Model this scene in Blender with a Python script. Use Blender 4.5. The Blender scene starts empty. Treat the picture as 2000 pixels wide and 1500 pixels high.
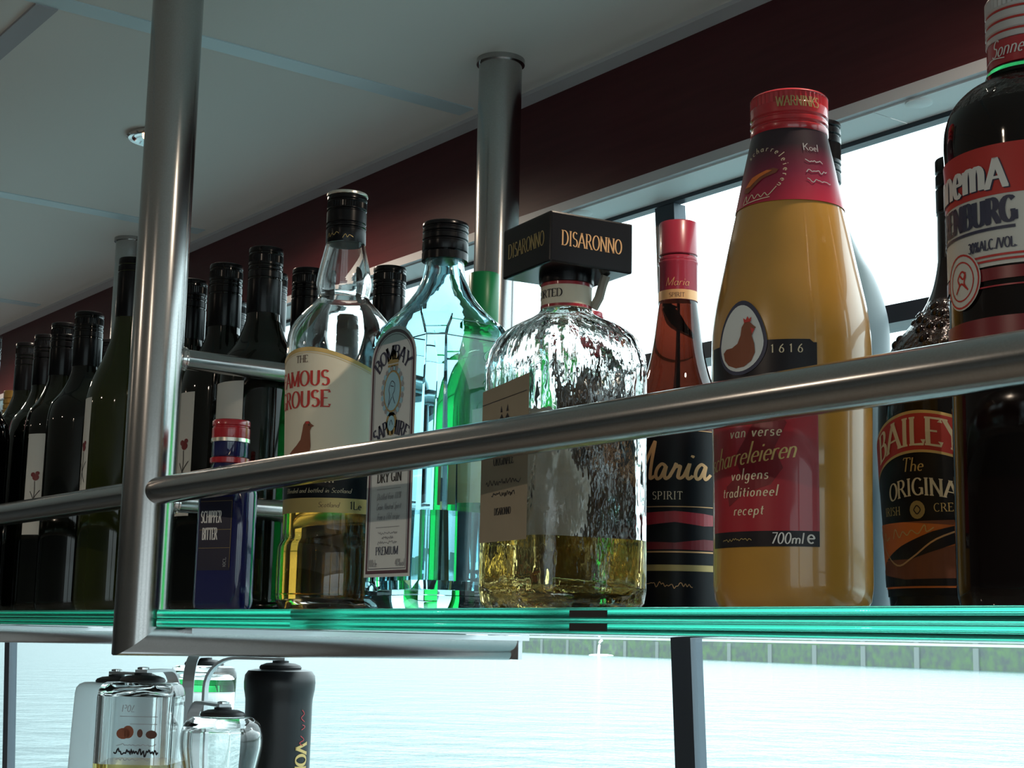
import bpy, bmesh, math, random
from math import pi, sin, cos, radians, atan2, sqrt
from mathutils import Vector, Matrix
from mathutils.geometry import tessellate_polygon

random.seed(7)
scn = bpy.context.scene
COL = scn.collection

# ------------------------------------------------------------------ camera
cam_data = bpy.data.cameras.new('camera')
cam_data.sensor_width = 36.0
cam_data.lens = 36.0 * 2997.6 / 2000.0
cam_data.clip_start = 0.02
cam_data.clip_end = 3000
cam = bpy.data.objects.new('camera', cam_data)
COL.objects.link(cam)
RIGHT = Vector((0.59650, 0.80232, 0.02177))
UP = Vector((0.11867, -0.11499, 0.98626))
FWD = Vector((-0.79379, 0.58572, 0.16380))
m = Matrix((RIGHT, UP, -FWD)).transposed().to_4x4()
m.translation = Vector((0, 0, 1.55))
cam.matrix_world = m
scn.camera = cam

# ------------------------------------------------------------------ view, world, light
scn.view_settings.view_transform = 'Standard'
scn.view_settings.look = 'None'
scn.view_settings.gamma = 1
scn.view_settings.use_curve_mapping = False
scn.view_settings.exposure = 0.15
scn.cycles.max_bounces = 24
scn.cycles.transmission_bounces = 24
scn.cycles.transparent_max_bounces = 24
scn.cycles.glossy_bounces = 8
scn.cycles.diffuse_bounces = 4
scn.cycles.use_denoising = True
scn.cycles.caustics_reflective = True
scn.cycles.caustics_refractive = True
scn.cycles.blur_glossy = 0.5

SKY = 4.6
world = bpy.data.worlds.new('overcast_sky')
scn.world = world
world.use_nodes = True
wn = world.node_tree
wn.nodes.clear()
w_out = wn.nodes.new('ShaderNodeOutputWorld')
w_bg = wn.nodes.new('ShaderNodeBackground')
w_tc = wn.nodes.new('ShaderNodeTexCoord')
w_sep = wn.nodes.new('ShaderNodeSeparateXYZ')
w_ramp = wn.nodes.new('ShaderNodeValToRGB')
w_ramp.color_ramp.elements[0].position = 0.0
w_ramp.color_ramp.elements[0].color = (0.82, 0.97, 1.0, 1)
w_ramp.color_ramp.elements[1].position = 0.6
w_ramp.color_ramp.elements[1].color = (0.94, 0.985, 1.0, 1)
wn.links.new(w_tc.outputs['Generated'], w_sep.inputs[0])
wn.links.new(w_sep.outputs['Z'], w_ramp.inputs[0])
wn.links.new(w_ramp.outputs[0], w_bg.inputs['Color'])
w_st = wn.nodes.new('ShaderNodeValToRGB')          # brightness from horizon to zenith, in parts of SKY
for k, (p, v) in enumerate(((0.0, .27), (.10, .48), (.30, .80), (.75, 1.0))):
    el = w_st.color_ramp.elements[k] if k < 2 else w_st.color_ramp.elements.new(p)
    el.position = p
    el.color = (v, v, v, 1)
w_mu = wn.nodes.new('ShaderNodeMath')
w_mu.operation = 'MULTIPLY'
w_mu.inputs[1].default_value = SKY
wn.links.new(w_sep.outputs['Z'], w_st.inputs[0])
wn.links.new(w_st.outputs[0], w_mu.inputs[0])
w_dx = wn.nodes.new('ShaderNodeMapRange')           # sky dimmed down the canal to darken the water's reflections there
w_dx.inputs[1].default_value = -.97
w_dx.inputs[2].default_value = -.70
w_dx.inputs[3].default_value = .58
w_dx.inputs[4].default_value = 1.0
w_m2 = wn.nodes.new('ShaderNodeMath')
w_m2.operation = 'MULTIPLY'
wn.links.new(w_sep.outputs['X'], w_dx.inputs[0])
wn.links.new(w_mu.outputs[0], w_m2.inputs[0])
wn.links.new(w_dx.outputs[0], w_m2.inputs[1])
wn.links.new(w_m2.outputs[0], w_bg.inputs['Strength'])
wn.links.new(w_bg.outputs[0], w_out.inputs[0])

def portal(name, loc, rot, sx, sy):
    l = bpy.data.lights.new(name, 'AREA')
    l.shape = 'RECTANGLE'
    l.size = sx
    l.size_y = sy
    l.cycles.is_portal = True
    o = bpy.data.objects.new(name, l)
    o.location = loc
    o.rotation_euler = rot
    COL.objects.link(o)

ROOM_X0, ROOM_X1, ROOM_Y0 = -7.5, 2.8, -3.6
portal('window_daylight', ((ROOM_X0+ROOM_X1)/2, 0.985, 1.45), (-pi/2, 0, 0), ROOM_X1-ROOM_X0-.2, 1.0)
portal('window_daylight', (ROOM_X1, (ROOM_Y0+1)/2, 1.2), (pi/2, 0, pi/2), 1.0-ROOM_Y0-.2, 1.6)  # daylight through the openings added in the unseen end wall

# ------------------------------------------------------------------ materials
def new_mat(name):
    mt = bpy.data.materials.new(name)
    mt.use_nodes = True
    return mt, mt.node_tree.nodes, mt.node_tree.links, mt.node_tree.nodes['Principled BSDF']

def pbr(name, col, rough=.5, metal=0, trans=0, ior=1.5, coat=0, spec=.5, bump=None, sss=0, vary=0):
    mt, N, L, b = new_mat(name)
    b.inputs['Base Color'].default_value = (*col, 1)
    b.inputs['Roughness'].default_value = rough
    b.inputs['Metallic'].default_value = metal
    b.inputs['Transmission Weight'].default_value = trans
    b.inputs['IOR'].default_value = ior
    b.inputs['Coat Weight'].default_value = coat
    b.inputs['Coat Roughness'].default_value = .04
    b.inputs['Specular IOR Level'].default_value = spec
    if sss:
        b.inputs['Subsurface Weight'].default_value = sss
        b.inputs['Subsurface Radius'].default_value = (.01, .01, .01)
    if bump or vary:
        tc = N.new('ShaderNodeTexCoord')
        mp = N.new('ShaderNodeMapping')
        L.new(tc.outputs['Object'], mp.inputs[0])
        nz = N.new('ShaderNodeTexNoise')
        sc, st, stretch = bump if bump else (60, 0, (1, 1, 1))
        mp.inputs['Scale'].default_value = stretch
        nz.inputs['Scale'].default_value = sc
        nz.inputs['Detail'].default_value = 4
        L.new(mp.outputs[0], nz.inputs['Vector'])
        if bump and st:
            bp = N.new('ShaderNodeBump')
            bp.inputs['Strength'].default_value = st
            bp.inputs['Distance'].default_value = .004
            L.new(nz.outputs[0], bp.inputs['Height'])
            L.new(bp.outputs[0], b.inputs['Normal'])
        if vary:
            mx = N.new('ShaderNodeMixRGB')
            mx.inputs[1].default_value = (*[c*(1-vary) for c in col], 1)
            mx.inputs[2].default_value = (*[min(1, c*(1+vary)) for c in col], 1)
            L.new(nz.outputs[0], mx.inputs[0])
            L.new(mx.outputs[0], b.inputs['Base Color'])
    return mt

def pane_mat(name, tint):
    """window glass: clear to straight light, a little mirror reflection"""
    mt, N, L, b = new_mat(name)
    N.remove(b)
    out = N['Material Output']
    t = N.new('ShaderNodeBsdfTransparent')
    t.inputs[0].default_value = (*tint, 1)
    g = N.new('ShaderNodeBsdfGlossy')
    g.inputs['Roughness'].default_value = .01
    lw_ = N.new('ShaderNodeLayerWeight')
    pw = N.new('ShaderNodeMath'); pw.operation = 'POWER'; pw.inputs[1].default_value = 5
    L.new(lw_.outputs['Facing'], pw.inputs[0])
    fr = N.new('ShaderNodeMath'); fr.operation = 'MULTIPLY_ADD'; fr.inputs[1].default_value = .9; fr.inputs[2].default_value = .03
    L.new(pw.outputs[0], fr.inputs[0])
    mx = N.new('ShaderNodeMixShader')
    L.new(fr.outputs[0], mx.inputs[0])
    L.new(t.outputs[0], mx.inputs[1])
    L.new(g.outputs[0], mx.inputs[2])
    L.new(mx.outputs[0], out.inputs[0])
    return mt

def emit_mat(name, col, s):
    mt, N, L, b = new_mat(name)
    b.inputs['Base Color'].default_value = (*col, 1)
    b.inputs['Emission Color'].default_value = (*col, 1)
    b.inputs['Emission Strength'].default_value = s
    return mt

M = {}
M['ceiling'] = pbr('ceiling_panel', (.68, .66, .625), .6, bump=(300, .03, (1, 1, 1)))
M['seam'] = pbr('ceiling_seam_strip', (.50, .62, .66), .35)
M['grey_strip'] = pbr('ceiling_grey_strip', (.33, .32, .34), .5)
M['trim'] = pbr('white_trim', (.55, .55, .58), .45)
M['soffit'] = pbr('white_soffit', (.92, .92, .92), .5)
M['wall'] = pbr('wall_panel', (.20, .195, .19), .6)
M['floor'] = pbr('floor_boards', (.26, .23, .20), .5, bump=(20, .1, (1, 12, 1)), vary=.3)
M['black_frame'] = pbr('dark_window_frame', (.02, .026, .04), .35)
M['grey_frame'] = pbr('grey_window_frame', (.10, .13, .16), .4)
M['pane'] = pane_mat('window_pane', (.93, .99, 1.0))

# dark red mahogany with faint grain
mt, N, L, b = new_mat('mahogany')
tc = N.new('ShaderNodeTexCoord'); mp = N.new('ShaderNodeMapping'); mp.inputs['Scale'].default_value = (3, 30, 40)
nz = N.new('ShaderNodeTexNoise'); nz.inputs['Scale'].default_value = 4; nz.inputs['Detail'].default_value = 6
rp = N.new('ShaderNodeValToRGB')
rp.color_ramp.elements[0].color = (.062, .015, .018, 1); rp.color_ramp.elements[1].color = (.100, .026, .030, 1)
L.new(tc.outputs['Object'], mp.inputs[0]); L.new(mp.outputs[0], nz.inputs['Vector']); L.new(nz.outputs[0], rp.inputs[0])
L.new(rp.outputs[0], b.inputs['Base Color']); b.inputs['Roughness'].default_value = .42; b.inputs['Specular IOR Level'].default_value = .18
M['mahogany'] = mt

# brushed stainless steel
mt, N, L, b = new_mat('brushed_steel')
b.inputs['Metallic'].default_value = 1
tc = N.new('ShaderNodeTexCoord'); nz = N.new('ShaderNodeTexNoise'); nz.inputs['Scale'].default_value = 900; nz.inputs['Detail'].default_value = 2
rp = N.new('ShaderNodeValToRGB')
rp.color_ramp.elements[0].color = (.36, .355, .35, 1); rp.color_ramp.elements[1].color = (.46, .455, .45, 1)
L.new(tc.outputs['Object'], nz.inputs['Vector']); L.new(nz.outputs[0], rp.inputs[0]); L.new(rp.outputs[0], b.inputs['Base Color'])
b.inputs['Roughness'].default_value = .20
M['steel'] = mt
M['steel_light'] = pbr('satin_steel_strip', (.62, .62, .64), .35, metal=1)
M['chrome'] = pbr('chrome', (.7, .7, .7), .12, metal=1)
M['satin_alu'] = pbr('satin_aluminium', (.62, .64, .66), .38, metal=.7)

# green float glass, polished faces and ground edges, tint from depth
def float_glass(name, rough):
    mt, N, L, b = new_mat(name)
    N.remove(b)
    g = N.new('ShaderNodeBsdfGlass'); g.inputs['Roughness'].default_value = rough; g.inputs['IOR'].default_value = 1.52
    v = N.new('ShaderNodeVolumeAbsorption'); v.inputs['Color'].default_value = (.10, .90, .77, 1); v.inputs['Density'].default_value = 4.8
    L.new(g.outputs[0], N['Material Output'].inputs['Surface'])
    L.new(v.outputs[0], N['Material Output'].inputs['Volume'])
    return mt
M['shelf_glass'] = float_glass('green_shelf_glass', .0)
M['shelf_edge'] = float_glass('green_shelf_glass_ground_edge', .22)
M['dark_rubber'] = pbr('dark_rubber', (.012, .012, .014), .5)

# glass and liquids
M['clear_glass'] = pbr('clear_glass', (.97, .985, .98), 0, trans=1, ior=1.47)
M['blue_glass'] = pbr('pale_blue_glass', (.62, .90, .96), 0, trans=1, ior=1.47)
M['rippled_glass'] = pbr('rippled_clear_glass', (.97, .975, .96), 0, trans=1, ior=1.47, bump=(42, .55, (1, 1, .5)))
M['whisky'] = pbr('amber_whisky', (.45, .23, .03), 0, trans=1, ior=1.36)
M['gin'] = pbr('clear_gin', (.93, .98, .98), 0, trans=1, ior=1.34)
M['amaretto'] = pbr('pale_amber_amaretto', (.90, .70, .26), 0, trans=1, ior=1.38)
M['amber_glass'] = pbr('red_brown_glass', (.085, .011, .005), .02, trans=1, ior=1.36)
M['green_glass'] = pbr('bright_green_liquor', (.02, .62, .10), .05, trans=.85, ior=1.36)
M['green_tint'] = pbr('green_tinted_glass', (.05, .55, .15), 0, trans=1, ior=1.47)
M['black_glass'] = pbr('very_dark_glass', (.002, .0025, .003), .05, spec=.4)
M['black_green_glass'] = pbr('dark_green_glass', (.0025, .0035, .002), .05, spec=.42)
M['riesling_glass'] = pbr('olive_green_glass', (.020, .026, .004), .05, spec=.45)
M['brown_glass'] = pbr('dark_brown_glass', (.006, .003, .0026), .06, spec=.35)
M['brown_bumpy'] = pbr('dark_brown_embossed_glass', (.010, .0045, .003), .10, bump=(170, 1.0, (1, 1, 1)))
M['navy_glass'] = pbr('navy_blue_glass', (.012, .014, .085), .06, coat=.5)
M['frosted_glass'] = pbr('frosted_pale_glass', (.70, .80, .84), .45, trans=.55, ior=1.3)
M['frosted_dark'] = pbr('frosted_blue_grey_glass', (.17, .26, .31), .35, trans=.3, ior=1.3)
M['egg_cream'] = pbr('egg_yellow_liqueur', (.46, .235, .036), .28, coat=.7, vary=.06)
M['black_cap'] = pbr('black_cap', (.004, .004, .005), .22, spec=.22)
M['black_foil'] = pbr('black_foil', (.006, .007, .010), .25, spec=.4)
M['black_plastic'] = pbr('black_block', (.006, .0055, .007), .24, spec=.25)
M['matt_black'] = pbr('matt_black_bottle', (.007, .008, .010), .33, spec=.4)
M['silver_ring'] = pbr('silver_cap_top', (.75, .72, .64), .25, metal=1)
M['red_cap'] = pbr('red_cap', (.44, .012, .022), .25, coat=.6)
M['crimson_cap'] = pbr('crimson_cap', (.34, .022, .048), .3, coat=.3)
M['white_cap'] = pbr('white_cap', (.55, .54, .54), .35)
M['green_cap'] = pbr('green_cap', (.0, .22, .06), .35)
M['gold_cap'] = pbr('gold_cap', (.45, .26, .07), .3, metal=.8)
M['pink_cap'] = pbr('pink_cap', (.62, .10, .16), .4)
# printed inks / papers
M['cream'] = pbr('cream_paper', (.74, .68, .54), .6)
M['grey_paper'] = pbr('pale_grey_paper', (.62, .66, .66), .6)
M['beige_paper'] = pbr('grey_beige_paper', (.26, .22, .155), .65, vary=.08)
M['taupe_paper'] = pbr('taupe_back_label', (.36, .34, .29), .65, vary=.1)
M['white_paper'] = pbr('off_white_paper', (.62, .62, .58), .6)
M['white_ink'] = pbr('white_ink', (.72, .72, .70), .5)
M['cream_ink'] = pbr('cream_ink', (.72, .62, .42), .5)
M['gold_ink'] = pbr('gold_ink', (.62, .44, .16), .4, metal=.3)
M['copper_ink'] = pbr('copper_ink', (.62, .35, .16), .35, metal=.35)
M['dull_gold'] = pbr('dull_gold_ink', (.40, .30, .12), .4, metal=.4)
M['red_ink'] = pbr('red_ink', (.48, .025, .02), .5)
M['crimson_ink'] = pbr('crimson_ink', (.34, .008, .02), .35, coat=.4)
M['deep_red_ink'] = pbr('deep_red_ink', (.17, .005, .012), .35)
M['navy_ink'] = pbr('navy_ink', (.03, .035, .075), .5)
M['black_ink'] = pbr('black_ink', (.010, .010, .012), .4)
M['dark_print'] = pbr('dark_label_print', (.010, .008, .012), .35, spec=.3)
M['brown_ink'] = pbr('brown_ink', (.20, .055, .022), .55)
M['dark_brown_ink'] = pbr('dark_brown_ink', (.075, .022, .012), .55)
M['blue_ink'] = pbr('pale_blue_ink', (.30, .55, .66), .5)
M['grey_ink'] = pbr('grey_ink', (.30, .31, .33), .5)
M['lilac_ink'] = pbr('lilac_grey_ink', (.52, .49, .46), .6)
M['orange_ink'] = pbr('orange_ink', (.70, .17, .025), .45)
M['plum_ink'] = pbr('plum_ink', (.10, .05, .07), .5)
M['label_black'] = pbr('black_label', (.004, .004, .006), .35, spec=.25)
M['schipper_label'] = pbr('dark_navy_label', (.008, .009, .028), .35)

# advocaat neck sleeve: printed black at the top running into crimson
mt, N, L, b = new_mat('black_to_crimson_sleeve')
tc = N.new('ShaderNodeTexCoord'); sp = N.new('ShaderNodeSeparateXYZ'); mr = N.new('ShaderNodeMapRange')
mr.inputs[1].default_value = .2065; mr.inputs[2].default_value = .238
rp = N.new('ShaderNodeValToRGB')
rp.color_ramp.elements[0].color = (.46, .02, .055, 1); rp.color_ramp.elements[1].color = (.02, .008, .015, 1)
e = rp.color_ramp.elements.new(.5); e.color = (.20, .012, .045, 1)
L.new(tc.outputs['Object'], sp.inputs[0]); L.new(sp.outputs['Z'], mr.inputs[0]); L.new(mr.outputs[0], rp.inputs[0]); L.new(rp.outputs[0], b.inputs['Base Color'])
b.inputs['Roughness'].default_value = .3
M['sleeve'] = mt

# water with small waves
mt, N, L, b = new_mat('canal_water')
b.inputs['Base Color'].default_value = (.09, .16, .165, 1)
b.inputs['Roughness'].default_value = .12
b.inputs['IOR'].default_value = 1.33
tc = N.new('ShaderNodeTexCoord'); mp = N.new('ShaderNodeMapping'); mp.inputs['Scale'].default_value = (.5, .5, 1)
mp.inputs['Rotation'].default_value = (0, 0, radians(35))
nz = N.new('ShaderNodeTexNoise'); nz.inputs['Scale'].default_value = 1.1; nz.inputs['Detail'].default_value = 5; nz.inputs['Roughness'].default_value = .6
bp = N.new('ShaderNodeBump'); bp.inputs['Strength'].default_value = .7; bp.inputs['Distance'].default_value = .40
L.new(tc.outputs['Object'], mp.inputs[0]); L.new(mp.outputs[0], nz.inputs['Vector']); L.new(nz.outputs[0], bp.inputs['Height']); L.new(bp.outputs[0], b.inputs['Normal'])
M['water'] = mt

# mossy quay wall
mt, N, L, b = new_mat('mossy_quay')
tc = N.new('ShaderNodeTexCoord')
nz = N.new('ShaderNodeTexNoise'); nz.inputs['Scale'].default_value = 1.2; nz.inputs['Detail'].default_value = 8
rp = N.new('ShaderNodeValToRGB')
rp.color_ramp.elements[0].position = .35; rp.color_ramp.elements[0].color = (.10, .12, .12, 1)
rp.color_ramp.elements[1].position = .7; rp.color_ramp.elements[1].color = (.12, .20, .10, 1)
L.new(tc.outputs['Object'], nz.inputs['Vector']); L.new(nz.outputs[0], rp.inputs[0]); L.new(rp.outputs[0], b.inputs['Base Color'])
b.inputs['Roughness'].default_value = .9
M['quay'] = mt
M['quay_pillar'] = pbr('pale_quay_pillar', (.20, .23, .22), .9)
M['foam'] = pbr('white_foam', (.9, .95, .95), .5)

# ------------------------------------------------------------------ scene helpers
def thing(name, label, cat, loc=(0, 0, 0), rot=(0, 0, 0), group=None):
    o = bpy.data.objects.new(name, None)
    o.empty_display_size = .02
    COL.objects.link(o)
    o.location = loc
    o.rotation_euler = rot
    o['label'] = label
    o['category'] = cat
    if group:
        o['group'] = group
    return o

def finish(me, mat, smooth=True, angle=35):
    mats = mat if isinstance(mat, (list, tuple)) else [mat]
    for q in mats:
        me.materials.append(M[q] if isinstance(q, str) else q)
    if smooth:
        me.polygons.foreach_set('use_smooth', [True]*len(me.polygons))
        me.set_sharp_from_angle(angle=radians(angle))
    me.update()

def obj(name, bm, mat, parent=None, label=None, smooth=True, angle=35):
    me = bpy.data.meshes.new(name)
    bmesh.ops.recalc_face_normals(bm, faces=bm.faces[:])
    bm.to_mesh(me)
    bm.free()
    finish(me, mat, smooth, angle)
    o = bpy.data.objects.new(name, me)
    COL.objects.link(o)
    if parent:
        o.parent = parent
    if label:
        o['label'] = label
    return o

def raw(name, verts, faces, mat, parent=None, label=None, smooth=False):
    me = bpy.data.meshes.new(name)
    me.from_pydata(verts, [], faces)
    finish(me, mat, smooth)
    o = bpy.data.objects.new(name, me)
    COL.objects.link(o)
    if parent:
        o.parent = parent
    if label:
        o['label'] = label
    return o

def struct(name, bm, mat, **k):
    o = obj(name, bm, mat, **k)
    o['kind'] = 'structure'
    return o

def box(bm, x0, x1, y0, y1, z0, z1, bevel=0):
    vs = [bm.verts.new((x, y, z)) for x in (x0, x1) for y in (y0, y1) for z in (z0, z1)]
    fs = [(0, 1, 3, 2), (4, 6, 7, 5), (0, 4, 5, 1), (2, 3, 7, 6), (0, 2, 6, 4), (1, 5, 7, 3)]
    f = [bm.faces.new([vs[i] for i in q]) for q in fs]
    if bevel:
        es = list({e for q in f for e in q.edges})
        bmesh.ops.bevel(bm, geom=es, offset=bevel, segments=2, affect='EDGES', profile=.6)
    return bm

def cube(x0, x1, y0, y1, z0, z1, bevel=0):
    return box(bmesh.new(), x0, x1, y0, y1, z0, z1, bevel)

def loft(rings, bm=None, cap0=True, cap1=True, closed=False):
    bm = bm or bmesh.new()
    rv = [[bm.verts.new(p) for p in r] for r in rings]
    n = len(rv[0])
    pairs = list(zip(rv, rv[1:]))
    if closed:
        pairs.append((rv[-1], rv[0]))
    for a, b2 in pairs:
        for i in range(n):
            j = (i+1) % n
            bm.faces.new((a[i], a[j], b2[j], b2[i]))
    if not closed:
        if cap0:
            bm.faces.new(rv[0][::-1])
        if cap1:
            bm.faces.new(rv[-1])
    return bm

def ring(r, z, n=64, knurl=0, cx=0, cy=0):
    return [(cx+(r+(knurl if i % 2 else 0))*cos(2*pi*i/n), cy+(r+(knurl if i % 2 else 0))*sin(2*pi*i/n), z) for i in range(n)]

def lathe(prof, n=64, bm=None):
    """closed solid of revolution through (r, z) points from bottom to top"""
    return loft([ring(max(r, .0002), z, n) for r, z in prof], bm)

def spline(pts, k=6):
    """Catmull-Rom through points of any dimension"""
    out = []
    P = [pts[0]] + list(pts) + [pts[-1]]
    for i in range(1, len(P)-2):
        p0, p1, p2, p3 = P[i-1:i+3]
        for j in range(k):
            t = j/k
            out.append(tuple(.5*(2*b+(c-a)*t+(2*a-5*b+4*c-d)*t*t+(3*b-a-3*c+d)*t**3) for a, b, c, d in zip(p0, p1, p2, p3)))
    out.append(tuple(pts[-1]))
    return out

def rsect(hw, hd, rc, z, k=6):
    """rounded rectangle ring"""
    rc = min(rc, hw*.999, hd*.999)
    pts = []
    for sx, sy, a0 in ((1, 1, 0), (-1, 1, 90), (-1, -1, 180), (1, -1, 270)):
        for i in range(k+1):
            a = radians(a0+90*i/k)
            pts.append((sx*(hw-rc)+rc*cos(a), sy*(hd-rc)+rc*sin(a), z))
    return pts

def rfun_of(prof):
    def f(z):
        for (r0, z0), (r1, z1) in zip(prof, prof[1:]):
            if z0 <= z <= z1 and z1 > z0:
                return r0+(r1-r0)*(z-z0)/(z1-z0)
        return prof[-1][0]
    return f

def hollow_lathe(outer, wall, base, top=None):
    """bottle wall: outer profile up, inner profile back down, one closed mesh"""
    zt = outer[-1][1]
    inner = [(max(r-wall, .003), z) for r, z in outer if z > base+.004]
    prof = [(.0002, outer[0][1]+.002)] + list(outer) + inner[::-1] + [(max(inner[0][0]*.93, .003), base+.0015), (inner[0][0]*.6, base), (.0002, base+.002)]
    return lathe(prof)

def inner_fill(outer, wall, base, level, over=.0003):
    rf = rfun_of(outer)
    zs_ = [base+.004+(level-base-.004)*i/14 for i in range(15)]
    prof = [(.0002, base+.0018), (rf(base+.004)*.6, base-.0002), ((rf(base+.004)-wall)*.93+over, base+.0012)] + [(rf(z)-wall+over, z) for z in zs_]
    prof.append((.0002, level))
    return lathe(prof)

def tube(path, r, n=20, bm=None, caps=True):
    """round bar along a 3-D path"""
    path = [Vector(p) for p in path]
    rings = []
    ref = Vector((0, 0, 1))
    for i, p in enumerate(path):
        d = (path[min(i+1, len(path)-1)]-path[max(i-1, 0)]).normalized()
        if abs(d.dot(ref)) > .97:
            ref = Vector((0, 1, 0))
        a = d.cross(ref).normalized()
        b2 = a.cross(d).normalized()
        rings.append([p+a*r*cos(2*pi*k/n)+b2*r*sin(2*pi*k/n) for k in range(n)])
    return loft(rings, bm, caps, caps)

def strap(path, w, t, side):
    """flat bar: path with a width axis"""
    path = [Vector(p) for p in path]
    side = Vector(side).normalized()
    rings = []
    for i, p in enumerate(path):
        d = (path[min(i+1, len(path)-1)]-path[max(i-1, 0)]).normalized()
        nrm = d.cross(side).normalized()
        rings.append([p+side*w/2+nrm*t/2, p-side*w/2+nrm*t/2, p-side*w/2-nrm*t/2, p+side*w/2-nrm*t/2])
    return loft(rings)

# ------------------------------------------------------------------ printed shapes wrapped on a surface
def cylmap(rf, phi0=0.0, off=.0006, cz=0.0, slope=0.0):
    """(u, v) in metres -> around a body of revolution; phi0 in degrees is u = 0"""
    f = rf if callable(rf) else (lambda z: rf)
    def g(u, v):
        z = cz+v
        r = f(z)
        a = radians(phi0)+u/r
        return ((r+off)*cos(a), (r+off)*sin(a), z)
    return g

def planemap(axis, val, c=(0, 0), flip=1):
    """axis 'y-': face towards -Y, u along +X ; 'x+': face towards +X, u along +Y"""
    if axis == 'y-':
        return lambda u, v: (c[0]+u, val, c[1]+v)
    if axis == 'x+':
        return lambda u, v: (val, c[0]+u, c[1]+v)
    if axis == 'x-':
        return lambda u, v: (val, c[0]-u, c[1]+v)

def patch(name, mp, u0, u1, v0, v1, mat, parent, top=None, bot=None, nu=20, nv=10, label=None):
    """rectangular printed area, optional curved top/bottom v(u in 0..1)"""
    vs, fs = [], []
    for j in range(nv+1):
        for i in range(nu+1):
            s = i/nu
            a = bot(s) if bot else v0
            b2 = top(s) if top else v1
            vs.append(mp(u0+(u1-u0)*s, a+(b2-a)*j/nv))
    for j in range(nv):
        for i in range(nu):
            a = j*(nu+1)+i
            fs.append((a, a+1, a+nu+2, a+nu+1))
    return raw(name, vs, fs, mat, parent, label, smooth=True)

def shape(name, mp, polys, mat, parent, step=.003, label=None):
    """filled outlines in (u, v), sliced so that they bend with the surface"""
    vs, fs = [], []
    for poly in polys:
        bm = bmesh.new()
        f = bm.faces.new([bm.verts.new((p[0], 0, p[1])) for p in poly])
        us = [p[0] for p in poly]
        x = min(us)+step
        while x < max(us)-1e-5:
            bmesh.ops.bisect_plane(bm, geom=bm.verts[:]+bm.edges[:]+bm.faces[:], plane_co=(x, 0, 0), plane_no=(1, 0, 0))
            x += step
        bmesh.ops.triangulate(bm, faces=bm.faces[:])
        base = len(vs)
        bm.verts.index_update()
        vs += [mp(v.co.x, v.co.z) for v in bm.verts]
        fs += [tuple(base+v.index for v in q.verts) for q in bm.faces]
        bm.free()
    return raw(name, vs, fs, mat, parent, label)

def ell(cx, cy, rx, ry, a0=0, a1=360, n=24):
    return [(cx+rx*cos(radians(a0+(a1-a0)*i/n)), cy+ry*sin(radians(a0+(a1-a0)*i/n))) for i in range(n if abs(a1-a0) == 360 else n+1)]

def arc(cx, cy, rx, ry, a0, a1, n=10):
    return [(cx+rx*cos(radians(a0+(a1-a0)*i/n)), cy+ry*sin(radians(a0+(a1-a0)*i/n))) for i in range(n+1)]

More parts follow.
